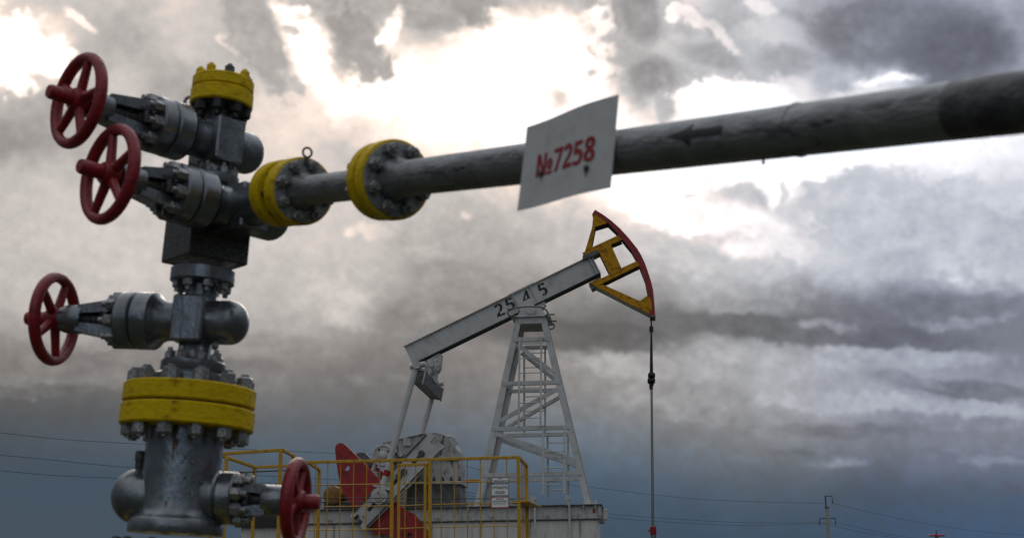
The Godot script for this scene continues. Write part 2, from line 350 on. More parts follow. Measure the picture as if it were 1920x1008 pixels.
func sky_panorama() -> ImageTexture:
	var pitch := atan(606.0 / 2500.0)
	var grid := Image.create_empty(25, 13, false, Image.FORMAT_RF)
	for r in 13:
		var row: PackedStringArray = (TONES[r] as String).split(" ")
		for c in 25:
			grid.set_pixel(c, r, Color(float(row[c]), 0, 0))
	grid.resize(25 * 12, 13 * 12, Image.INTERPOLATE_CUBIC)
	var gw := grid.get_width()
	var gh := grid.get_height()
	var gd := grid.get_data().to_float32_array()
	var fb := FastNoiseLite.new()
	fb.seed = 77; fb.noise_type = FastNoiseLite.TYPE_SIMPLEX_SMOOTH; fb.frequency = 1.0; fb.fractal_octaves = 5; fb.fractal_gain = 0.55
	var fine := FastNoiseLite.new()
	fine.seed = 31; fine.noise_type = FastNoiseLite.TYPE_SIMPLEX_SMOOTH; fine.frequency = 1.0; fine.fractal_octaves = 4; fine.fractal_gain = 0.6
	# the whole dome, coarse
	var cw := 1024
	var ch := 512
	var whole := Image.create_empty(cw, ch, false, Image.FORMAT_RGBF)
	for y in ch:
		var el := (0.5 - (y + 0.5) / ch) * PI
		for x in cw:
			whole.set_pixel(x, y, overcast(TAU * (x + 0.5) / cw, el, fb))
	var w := 4096
	var h := 2048
	whole.resize(w, h, Image.INTERPOLATE_BILINEAR)
	# the charted part, fine: 40 degrees either side of the bearing, up to 48 degrees
	var cp := cos(pitch)
	var sp := sin(pitch)
	# centre, half axes, slant, tone, softness of the clouds and gaps that stand out
	var clouds := []
	for e in CLOUDS:
		var q: PackedStringArray = (e as String).split(" ")
		var row := []
		for x in q:
			row.append(float(x))
		row.append(cos(deg_to_rad(row[4])))
		row.append(sin(deg_to_rad(row[4])))
		clouds.append(row)
	var y0 := int(h * (0.5 - 48.0 / 180.0))
	var y1 := int(h * (0.5 + 1.0 / 180.0))
	var span := int(w * 40.0 / 360.0)
	for y in range(y0, y1):
		var el := (0.5 - (y + 0.5) / h) * PI
		var ce := cos(el)
		var dy := sin(el)
		for xi in range(-span, span):
			var az := TAU * (xi + 0.5) / w
			var dx := sin(az) * ce
			var dz := -cos(az) * ce
			var f := -dz * cp + dy * sp
			if f < 0.3:
				continue
			var u := 960.0 + 2500.0 * dx / f
			var v := 504.0 - 2500.0 * (dy * cp + dz * sp) / f
			var far := maxf(maxf(-u, u - 1920.0) / 900.0, -v / 800.0)
			if far >= 1.0:
				continue
			# the chart is stirred by noise, the more level the lower
			var low := smoothstep(480.0, 720.0, v)
			var su := u * 0.84 - v * 0.1
			var sv := v * 1.12 + u * 0.04
			var big := fb.get_noise_2d(su / 170.0, sv / 170.0)
			var big2 := fb.get_noise_2d(su / 170.0 + 40.0, sv / 170.0 + 17.0)
			var mid := fine.get_noise_2d(su / 46.0, sv / 46.0)
			var mid2 := fine.get_noise_2d(su / 46.0 + 9.0, sv / 46.0 + 30.0)
			var wa := lerpf(46.0, 22.0, low)
			var wu := u + wa * big + 14.0 * mid
			var wv := v + wa * 0.8 * big2 + lerpf(14.0, 6.0, low) * mid2
			var gx := clampf(wu / 80.0, -0.4, 24.4) * 12.0 + 5.5
			var gy := clampf(wv / 84.0, -0.4, 12.4) * 12.0 + 5.5
			var ix := clampi(int(gx), 0, gw - 2)
			var iy := clampi(int(gy), 0, gh - 2)
			var fx := clampf(gx - ix, 0.0, 1.0)
			var fy := clampf(gy - iy, 0.0, 1.0)
			var t := lerpf(lerpf(gd[iy * gw + ix], gd[iy * gw + ix + 1], fx), lerpf(gd[(iy + 1) * gw + ix], gd[(iy + 1) * gw + ix + 1], fx), fy)
			if t > 205.0:
				t += (t - 205.0) * 0.3
			# single clouds and gaps with torn edges
			var small := fine.get_noise_2d(u / 30.0 + 70.0, v / 30.0)
			var wu2 := u + 16.0 * big + 9.0 * mid
			var wv2 := v + 16.0 * big2 + 9.0 * mid2
			for c8 in clouds:
				var qx: float = wu2 - c8[0]
				var qy: float = wv2 - c8[1]
				var ca: float = c8[7]
				var sa: float = c8[8]
				var ex: float = (qx * ca + qy * sa) / c8[2]
				var ey: float = (qy * ca - qx * sa) / c8[3]
				var r2 := ex * ex + ey * ey
				if r2 > 3.2:
					continue
				var soft: float = c8[6]
				var dd := 1.0 - sqrt(r2) + (0.42 * big + 0.34 * mid + 0.28 * small) * (1.0 if soft < 0.3 else 0.6)
				soft *= 1.6 if soft < 0.25 else 0.85
				var k8 := smoothstep(-soft, soft, dd)
				t = lerpf(t, c8[5] + 10.0 * big + 7.0 * mid, k8)
			var tiny := fine.get_noise_2d(u / 15.0 + 20.0, v / 12.0 + 90.0)
			var busy := smoothstep(85.0, 150.0, t) * lerpf(1.0, 0.75, low)
			t += busy * (big * 9.0 + mid * lerpf(9.0, 13.0, low) + small * lerpf(7.0, 8.0, low) + tiny * 5.0) + (1.0 - busy) * mid * 3.0
			t = clampf(t, 40.0, 300.0) / 255.0
			# hue: peach at the lit edges on the left, neutral in the middle, blue towards the horizon and to the right
			var blue := smoothstep(690.0, 930.0, v + mid * 30.0 - smoothstep(1000.0, 1500.0, u) * 115.0)
			var right := smoothstep(900.0, 1750.0, u)
			var warm := 1.0 - right
			var cr := 1.0 + 0.026 * warm - 0.03 * right - 0.19 * blue
			var cg := 1.0 - 0.008 * warm - 0.004 * right + 0.01 * blue
			var cb := 1.0 - 0.032 * warm + 0.05 * right + 0.05 * smoothstep(1450.0, 1750.0, u) * (1.0 - smoothstep(0.55, 0.8, t)) + 0.2 * blue
			var peach := smoothstep(0.76, 0.9, t) * (1.0 - smoothstep(1.0, 1.16, t)) * (0.55 + 0.45 * warm)
			cr += 0.035 * peach
			cg -= 0.01 * peach
			cb -= 0.04 * peach
			var c := Color(pow(t * cr, 2.2), pow(t * cg, 2.2), pow(t * cb, 2.2))
			if far > 0.0:
				var k := smoothstep(0.0, 1.0, far)
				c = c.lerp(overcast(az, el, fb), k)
			whole.set_pixel(posmod(xi, w), y, c)
	return ImageTexture.create_from_image(whole)

func overcast(az: float, el: float, fb: FastNoiseLite) -> Color:
	if el < 0.0:
		return Color(0.055, 0.058, 0.055)
	var s := sin(el)
	var c := cos(el)
	var d := Vector3(sin(az) * c, s, -cos(az) * c)
	# a flat cloud deck seen in perspective
	var p := d / (s + 0.12)
	var nz := fb.get_noise_3d(p.x * 0.55, p.z * 0.55, 5.0) + 0.5 * fb.get_noise_3d(p.x * 1.7, p.z * 1.7, 9.0)
	var base := lerpf(0.055, 0.108, smoothstep(0.0, 0.2, s))
	base = lerpf(base, 0.66, smoothstep(0.2, 0.95, s))
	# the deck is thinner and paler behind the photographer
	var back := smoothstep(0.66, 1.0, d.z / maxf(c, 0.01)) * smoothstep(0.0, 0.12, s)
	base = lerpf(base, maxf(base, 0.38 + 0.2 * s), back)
	# brighter round the hidden sun, ahead
	base *= 1.0 + 1.5 * pow(maxf(0.0, d.dot(Vector3(-0.1, 0.42, -0.9))), 6.0) * smoothstep(0.1, 0.4, s)
	base *= 1.0 + 0.45 * nz
	var blue := 1.0 - smoothstep(0.05, 0.4, s)
	return Color(base * (0.96 - 0.15 * blue), base, base * (1.05 + 0.2 * blue))

# ---------------------------------------------------------------- frames of the two machines
const PUMP_AT := Vector3(0.476, 2.3, -28.077)
const WELL_AT := Vector3(-1.064, 0, -4.13)
var PF: Transform3D
var WF: Transform3D

func _ready() -> void:
	var cam := Camera3D.new()
	cam.name = "camera"
	add_child(cam)
	cam.position = Vector3(0, 0.6, 0)
	cam.rotation = Vector3(atan(606.0 / 2500.0), 0, 0)
	var lens := CameraAttributesPhysical.new()
	lens.frustum_focal_length = 59.52
	lens.frustum_focus_distance = 27.0
	lens.frustum_near = 0.05
	lens.frustum_far = 6000.0
	lens.exposure_aperture = 7.5
	cam.attributes = lens
	cam.fov = 22.8
	cam.near = 0.05
	cam.far = 6000.0
	cam.current = true

	var env := Environment.new()
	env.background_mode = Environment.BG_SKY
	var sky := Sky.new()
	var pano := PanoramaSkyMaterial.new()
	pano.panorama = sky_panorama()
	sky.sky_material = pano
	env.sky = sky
	env.tonemap_mode = Environment.TONE_MAPPER_LINEAR
	env.tonemap_exposure = 1.0
	env.sdfgi_enabled = true
	env.ssao_enabled = true
	env.ssil_enabled = true
	var we := WorldEnvironment.new()
	we.name = "world"
	we.environment = env
	add_child(we)

	var sun := DirectionalLight3D.new()
	sun.name = "sun"
	add_child(sun)
	sun.light_energy = 0.15
	sun.light_angular_distance = 25.0
	sun.light_color = Color(1.0, 0.94, 0.86)
	sun.shadow_enabled = true
	sun.rotation_degrees = Vector3(-24, 188, 0)

	make_materials()
	PF = Transform3D(Basis(Vector3.UP, -deg_to_rad(5.33016)) * Basis(Vector3.BACK, deg_to_rad(0.75)), PUMP_AT)
	WF = Transform3D(Basis(Vector3.BACK, -deg_to_rad(2.857635)), WELL_AT)
	build_ground()
	build_wellhead()
	build_flow_line()
	build_plate()
	build_foundation()
	build_pump_jack()
	build_rod()
	build_railings()
	build_power_line()
	build_far_valve()

func build_ground() -> void:
	var mb := MB.new()
	var s := 3000.0
	mb.quad(Vector3(-s, 0, -s), Vector3(s, 0, -s), Vector3(s, 0, s), Vector3(-s, 0, s), Vector3.UP)
	var g := part("ground", mb, M.ground, self)
	g.set_meta("kind", "structure")

# ---------------------------------------------------------------- wellhead
func disc(y0: float, y1: float, r: float, c := 0.004) -> PackedVector2Array:
	return PackedVector2Array([Vector2(0, y0), Vector2(r - c, y0), Vector2(r, y0 + c), Vector2(r, y1 - c), Vector2(r - c, y1), Vector2(0, y1)])

func hand_wheel(parent: Node, xf: Transform3D, rr: float, r: float, nub: float, first: float) -> void:
	# the wheel lies across the local y axis, which points away from the valve
	var mb := MB.new()
	mb.torus(xf * Transform3D(Basis().scaled(Vector3(1, 1.15, 1)), Vector3.ZERO), rr, r, 64, 14)
	mb.lathe(PackedVector2Array([Vector2(0, -0.024), Vector2(0.032, -0.024), Vector2(0.036, -0.016), Vector2(0.036, 0.016), Vector2(0.03, 0.026), Vector2(0, 0.026)]), xf, 28)
	mb.lathe(PackedVector2Array([Vector2(0.023, 0.02), Vector2(0.0225, nub - 0.008), Vector2(0.019, nub), Vector2(0, nub + 0.001)]), xf, 24)
	for k in 5:
		var a := first + TAU * k / 5.0
		var c := Vector3(cos(a), 0, sin(a))
		mb.tube(xf * (c * 0.028), xf * (c * (rr - r * 0.4)), 0.0155, 0.0125, 12, false)
	part("hand_wheel", mb, M.red, parent)

# one gate valve: local x points along the stem to the hand wheel
func gate_valve(parent: Node, xf: Transform3D, first: float, shift: float, with_body: bool, wheel_r := 0.135, nub := 0.098, slim := 1.0, ext := 0.0) -> Node3D:
	var v := group_part("gate_valve", parent)
	v.transform = xf
	var ax := Transform3D(Basis(Vector3(0, -1, 0), Vector3(1, 0, 0), Vector3(0, 0, 1)), Vector3(shift, 0, 0))  # local y of a lathe to x
	if with_body:
		var mb := MB.new()
		mb.box(Transform3D(), Vector3(0.104, 0.146, 0.168), 0.006)
		part("block", mb, M.silver, v)
		mb = MB.new()
		var pr := PackedVector2Array()
		for k in 11:
			var a := PI / 2 * k / 10.0
			pr.append(Vector2(0.07 * sin(a), -0.112 - 0.058 * cos(a)))
		pr.append(Vector2(0.07, -0.05))
		mb.lathe(pr, ax, 40)
		part("dome", mb, M.silver, v)
		mb = MB.new()
		mb.lathe(PackedVector2Array([Vector2(0.062, 0.05), Vector2(0.062, 0.088), Vector2(0.066, 0.104), Vector2(0.076, 0.12), Vector2(0.089, 0.13)]), ax, 44, 50.0)
		part("body", mb, M.silver, v)
	var mb2 := MB.new()
	var fr := 0.092 * slim
	mb2.lathe(disc(0.13, 0.192, fr, 0.006), ax, 48)
	part("body_flange", mb2, M.silver, v)
	mb2 = MB.new()
	mb2.lathe(disc(0.1955, 0.246, fr - 0.001, 0.005), ax, 48)
	mb2.lathe(PackedVector2Array([Vector2(0.05, 0.245), Vector2(0.045, 0.262), Vector2(0.03, 0.268), Vector2(0.0, 0.268)]), ax, 28)
	part("bonnet", mb2, M.silver, v)
	nut_ring(v, ax * Transform3D(Basis(), Vector3(0, 0.246, 0)), 8, fr * 0.78, 0.034, 0.03, 0.016, M.nut, 0.2)
	# yoke: two arms with a slot between, the gland in it, the bearing housing, the stem
	mb2 = MB.new()
	for s in [-1.0, 1.0]:
		var arm := PackedVector2Array([Vector2(shift + 0.246, s * 0.066 * slim), Vector2(shift + 0.246, s * 0.026), Vector2(shift + 0.365 + ext, s * 0.014), Vector2(shift + 0.365 + ext, s * 0.042)])
		if s > 0.0:
			arm.reverse()
		mb2.slab(arm, -0.034, 0.034)
	part("yoke", mb2, M.silver, v)
	mb2 = MB.new()
	mb2.lathe(PackedVector2Array([Vector2(0.0, 0.26), Vector2(0.026, 0.261), Vector2(0.026, 0.3), Vector2(0.019, 0.303), Vector2(0.019, 0.36 + ext)]), ax, 20)
	mb2.box(Transform3D(Basis(), Vector3(shift + 0.285, 0, 0)), Vector3(0.016, 0.04, 0.1), 0.003)
	part("gland", mb2, M.steel_dark, v)
	mb2 = MB.new()
	mb2.lathe(PackedVector2Array([Vector2(0, 0.35 + ext), Vector2(0.043, 0.351 + ext), Vector2(0.0465, 0.357 + ext), Vector2(0.046, 0.408 + ext), Vector2(0.04, 0.426 + ext), Vector2(0, 0.427 + ext)]), ax, 36)
	part("bearing_housing", mb2, M.silver, v)
	hand_wheel(v, ax * Transform3D(Basis(), Vector3(0, 0.452 + ext, 0)), wheel_r, 0.0168, nub, first)
	return v

func build_wellhead() -> void:
	var w := thing("wellhead", WF, "tall silver oil wellhead with yellow flanges and four red handwheels", "wellhead")
	var mb := MB.new()
	# casing and the yellow flange below the frame
	mb.lathe(PackedVector2Array([Vector2(0.15, 0.0), Vector2(0.15, 0.58), Vector2(0.17, 0.6)]), Transform3D(), 48)
	part("casing", mb, M.steel_dark, w)
	var low := group_part("casing_flange", w)
	mb = MB.new()
	mb.lathe(disc(0.595, 0.662, 0.205, 0.004), Transform3D(), 64)
	mb.lathe(disc(0.668, 0.73, 0.205, 0.004), Transform3D(), 64)
	part("flange_disc", mb, M.yellow, low)
	nut_ring(low, Transform3D(Basis(), Vector3(0, 0.73, 0)), 12, 0.173, 0.034, 0.022, 0.004, M.steel_dark, 0.13)
	# spool with its bell foot
	mb = MB.new()
	var y_low := 0.772
	mb.lathe(PackedVector2Array([Vector2(0.0, y_low), Vector2(0.141, y_low), Vector2(0.144, y_low + 0.005), Vector2(0.143, y_low + 0.04), Vector2(0.138, y_low + 0.046), Vector2(0.126, y_low + 0.056), Vector2(0.12, y_low + 0.075), Vector2(0.119, y_low + 0.1), Vector2(0.1175, 0.95), Vector2(0.117, 1.04), Vector2(0.1175, 1.1)]), Transform3D(), 72, 50.0)
	var spool := part("spool", mb, M.silver, w)
	# worn cast marks stand proud of the spool
	var rng := RandomNumberGenerator.new()
	rng.seed = 5
	for row in [[0.985, 0.36, 2], [0.93, 0.3, 5], [0.888, 0.28, 5]]:
		for k in row[2]:
			var a: float = row[1] + 0.0 + k * 0.12
			var rr := 0.1185
			mb = MB.new()
			for stroke in 2:
				var aa := a + rng.randf_range(-0.03, 0.03)
				var hh: float = row[0] + rng.randf_range(-0.008, 0.008)
				var p := Vector3(sin(aa) * rr, hh, cos(aa) * rr)
				var q := Vector3(sin(aa + rng.randf_range(-0.05, 0.05)) * rr, hh + rng.randf_range(-0.012, 0.012), cos(aa) * rr)
				mb.tube(p, q, 0.0035, 0.003, 8)
			part("cast_mark", mb, M.silver, spool)
	# rust that has run down from the flange
	for e in [[-0.02, 1.05, 0.985, 0.005], [-0.06, 0.865, 0.84, 0.004], [0.05, 1.05, 1.015, 0.004]]:
		mb = MB.new()
		for k in 8:
			var ha := lerpf(e[1], e[2], k / 8.0)
			var hb := lerpf(e[1], e[2], (k + 1) / 8.0)
			var ra := 0.1186 if ha > 0.93 else 0.1203
			var rb := 0.1186 if hb > 0.93 else 0.1203
			var wa: float = e[3] * (1.0 - k / 9.0) * (0.8 + 0.4 * rng.randf()) / 0.12
			var wb: float = e[3] * (1.0 - (k + 1) / 9.0) * (0.8 + 0.4 * rng.randf()) / 0.12
			var c: float = e[0] + rng.randf_range(-0.01, 0.01)
			var n0 := Vector3(sin(c), 0, cos(c))
			mb.quad(Vector3(sin(c - wa) * ra, ha, cos(c - wa) * ra), Vector3(sin(c + wa) * ra, ha, cos(c + wa) * ra), Vector3(sin(c + wb) * rb, hb, cos(c + wb) * rb), Vector3(sin(c - wb) * rb, hb, cos(c - wb) * rb), n0)
		part("rust_run", mb, M.rust, spool)
	# big yellow flange pair
	var fl := group_part("main_flange", w)
	mb = MB.new()
	mb.lathe(disc(1.092, 1.157, 0.205, 0.005), Transform3D(), 80)
	part("lower_disc", mb, M.yellow, fl)
	mb = MB.new()
	mb.lathe(disc(1.163, 1.222, 0.203, 0.005), Transform3D(), 80)
	part("upper_disc", mb, M.yellow, fl)
	mb = MB.new()
	mb.lathe(disc(1.155, 1.165, 0.19, 0.001), Transform3D(), 60)
	part("ring_gasket", mb, M.black, fl)
	nut_ring(fl, Transform3D(Basis(), Vector3(0, 1.222, 0)), 12, 0.172, 0.044, 0.037, 0.007, M.nut, 0.13)
	nut_ring(fl, Transform3D(Basis(Vector3.RIGHT, PI), Vector3(0, 1.092, 0)), 12, 0.172, 0.043, 0.035, 0.006, M.nut, -0.13)
	# adapter flange
	var ad := group_part("adapter_flange", w)
	mb = MB.new()
	var ya := 1.267
	var yb := 1.302
	mb.lathe(PackedVector2Array([Vector2(0.12, 1.223), Vector2(0.12, ya - 0.012), Vector2(0.098, ya), Vector2(0.1, ya + 0.004), Vector2(0.1, yb - 0.004), Vector2(0.096, yb), Vector2(0.062, yb + 0.001), Vector2(0.053, yb + 0.012), Vector2(0.05, 1.376)]), Transform3D(), 56)
	part("hub", mb, M.silver, ad)
	nut_ring(ad, Transform3D(Basis(), Vector3(0, yb, 0)), 8, 0.077, 0.028, 0.024, 0.014, M.nut, 0.3)
	# lower gate valve
	gate_valve(w, Transform3D(Basis(bearing_dir(-82.0), Vector3.UP, bearing_dir(-82.0).cross(Vector3.UP)), Vector3(-0.005, 1.43, 0)), 0.3, 0.0, true, 0.134, 0.098, 1.0, 0.024)
	# neck, flange under the tee
	var tf := group_part("tee_flange", w)
	mb = MB.new()
	mb.lathe(PackedVector2Array([Vector2(0.05, 1.495), Vector2(0.05, 1.546), Vector2(0.06, 1.553 - 0.004), Vector2(0.097, 1.555), Vector2(0.101, 1.558), Vector2(0.101, 1.596), Vector2(0.097, 1.599), Vector2(0.0, 1.601)]), Transform3D(), 56)
	part("hub", mb, M.silver, tf)
	nut_ring(tf, Transform3D(Basis(Vector3.RIGHT, PI), Vector3(0, 1.557, 0)), 8, 0.077, 0.03, 0.026, 0.012, M.nut, 0.45)
	# tee block, turned so that one corner faces the viewer
	mb = MB.new()
	var tb := 1.618
	var tt := 1.801
	mb.box(Transform3D(Basis(Vector3.UP, deg_to_rad(40.0)), Vector3(0, (tb + tt) * 0.5, 0)), Vector3(0.205, tt - tb, 0.2), 0.005)
	part("tee_block", mb, M.steel_dark, w)
	# neck up to the upper valve with a collar
	mb = MB.new()
	mb.lathe(PackedVector2Array([Vector2(0.05, tt - 0.01), Vector2(0.05, 1.877), Vector2(0.083, 1.879), Vector2(0.085, 1.884), Vector2(0.085, 1.906), Vector2(0.08, 1.911), Vector2(0.05, 1.915), Vector2(0.047, 1.986)]), Transform3D(), 48)
	var neck := part("neck", mb, M.silver, w)
	nut_ring(neck, Transform3D(Basis(), Vector3(0, 1.911, 0)), 8, 0.066, 0.026, 0.022, 0.01, M.nut, 0.1)
	# upper gate valve
	gate_valve(w, Transform3D(Basis(bearing_dir(-136.0), Vector3.UP, bearing_dir(-136.0).cross(Vector3.UP)), Vector3(0, 2.022, 0)), 0.9, 0.0, true, 0.134, 0.098, 1.0, 0.04)
	# top flange
	var tp := group_part("top_flange", w)
	mb = MB.new()
	mb.lathe(PackedVector2Array([Vector2(0.05, 2.078), Vector2(0.05, 2.133), Vector2(0.066, 2.136), Vector2(0.095, 2.147)]), Transform3D(), 40)
	part("hub", mb, M.steel_dark, tp)
	mb = MB.new()
	mb.lathe(disc(2.149, 2.202, 0.102, 0.005), Transform3D(), 60)
	part("lower_disc", mb, M.yellow, tp)
	mb = MB.new()
	mb.lathe(disc(2.203, 2.244, 0.1, 0.005), Transform3D(), 60)
	part("upper_disc", mb, M.yellow, tp)
	nut_ring(tp, Transform3D(Basis(), Vector3(0, 2.244, 0)), 8, 0.078, 0.028, 0.024, 0.006, M.yellow, 0.35, M.steel_dark)
	nut_ring(tp, Transform3D(Basis(Vector3.RIGHT, PI), Vector3(0, 2.149, 0)), 8, 0.078, 0.036, 0.034, 0.016, M.black, 0.1)
	# middle valve, carried on the near side of the tee, and the outlet that the flow line bolts to
	var fd := Vector3(0.5661, -0.1887, 0.8024)
	var fx := WF.affine_inverse()
	var c2 := Vector3(0.125, 1.77, 0.11)
	gate_valve(w, Transform3D(Basis(bearing_dir(-136.0), Vector3.UP, bearing_dir(-136.0).cross(Vector3.UP)), c2), 0.55, 0.0, true, 0.134, 0.098, 1.0, 0.004)
	mb = MB.new()
	mb.tube(Vector3(0.02, c2.y - 0.01, 0.02), c2, 0.062, 0.062, 32)
	part("side_neck", mb, M.silver, w)
	var ofl := group_part("outlet_flange", w)
	var o1 := fx * (FLOW_AT + FLOW_DIR * -0.137)
	var ld := fx.basis * FLOW_DIR
	mb = MB.new()
	mb.lathe(disc(0.0, (0.029 - -0.137) * 0.35, 0.1, 0.004), along(ld, o1), 60)
	part("flange_disc", mb, M.yellow, ofl)
	mb = MB.new()
	mb.tube(c2 - Vector3(0, 0.0, 0), o1 + ld * 0.002, 0.07, 0.06, 32, false)
	mb.tube(o1 - ld * 0.03, o1 + ld * 0.002, 0.065, 0.08, 32, false)
	part("hub", mb, M.silver, ofl)
	# plug fitting between the upper valves
	mb = MB.new()
	mb.lathe(PackedVector2Array([Vector2(0.018, 0), Vector2(0.018, 0.012), Vector2(0.0165, 0.014), Vector2(0.0165, 0.034), Vector2(0.014, 0.038), Vector2(0, 0.038)]), Transform3D(Basis(), Vector3(-0.005, c2.y + 0.085, 0.12)), 20)
	mb.tube(Vector3(-0.005, c2.y + 0.02, 0.12), Vector3(-0.005, c2.y + 0.09, 0.12), 0.02, 0.018, 16)
	part("plug", mb, M.silver, w)
	# eye bolt behind the upper valve
	mb = MB.new()
	mb.torus(Transform3D(Basis(Vector3.RIGHT, PI / 2), Vector3(-0.12, 2.185, -0.06)), 0.018, 0.006, 24, 8)
	mb.tube(Vector3(-0.12, 2.152, -0.06), Vector3(-0.12, 2.17, -0.06), 0.014, 0.014, 10)
	part("eye_bolt", mb, M.silver, w)
	# wing valve on the right of the spool, bull plug on the left
	var wy := 0.887
	var wing := gate_valve(w, Transform3D(Basis(bearing_dir(95.0), Vector3.UP, bearing_dir(95.0).cross(Vector3.UP)), Vector3(0, wy, 0)), 1.1, -0.065, false, 0.116, 0.074, 0.88, -0.022)
	mb = MB.new()
	mb.tube(Vector3(0.06, 0, 0), Vector3(0.14, 0, 0), 0.07, 0.07, 32)
	part("side_outlet", mb, M.silver, wing)
	mb = MB.new()
	var bp := PackedVector2Array()
	for k in 13:
		var a := PI / 2 * k / 12.0
		bp.append(Vector2(0.083 * sin(a), -0.128 - 0.078 * cos(a)))
	bp.append(Vector2(0.086, -0.05))
	mb.lathe(bp, Transform3D(Basis(Vector3(0, -1, 0), Vector3(1, 0, 0), Vector3(0, 0, 1)), Vector3(0, 0.88, 0)) * Transform3D(Basis(), Vector3.ZERO), 44)
	var plug := part("bull_plug", mb, M.silver, w)
	mb = MB.new()
	mb.lathe(PackedVector2Array([Vector2(0.014, -0.02), Vector2(0.014, 0.018), Vector2(0.017, 0.02), Vector2(0.017, 0.046), Vector2(0.015, 0.05), Vector2(0, 0.05)]), Transform3D(Basis(), Vector3(-0.132, 0.968, 0.0)), 20)
	part("needle_valve", mb, M.steel_dark, plug)

# ---------------------------------------------------------------- flow line
const FLOW_AT := Vector3(-0.62456, 1.73961, -3.74031)
const FLOW_DIR := Vector3(0.5661047, -0.1886927, 0.8024466)

func flow_basis() -> Basis:
	var x := FLOW_DIR.normalized()
	var z := x.cross(Vector3.UP).normalized()
	return Basis(x, z.cross(x), z)

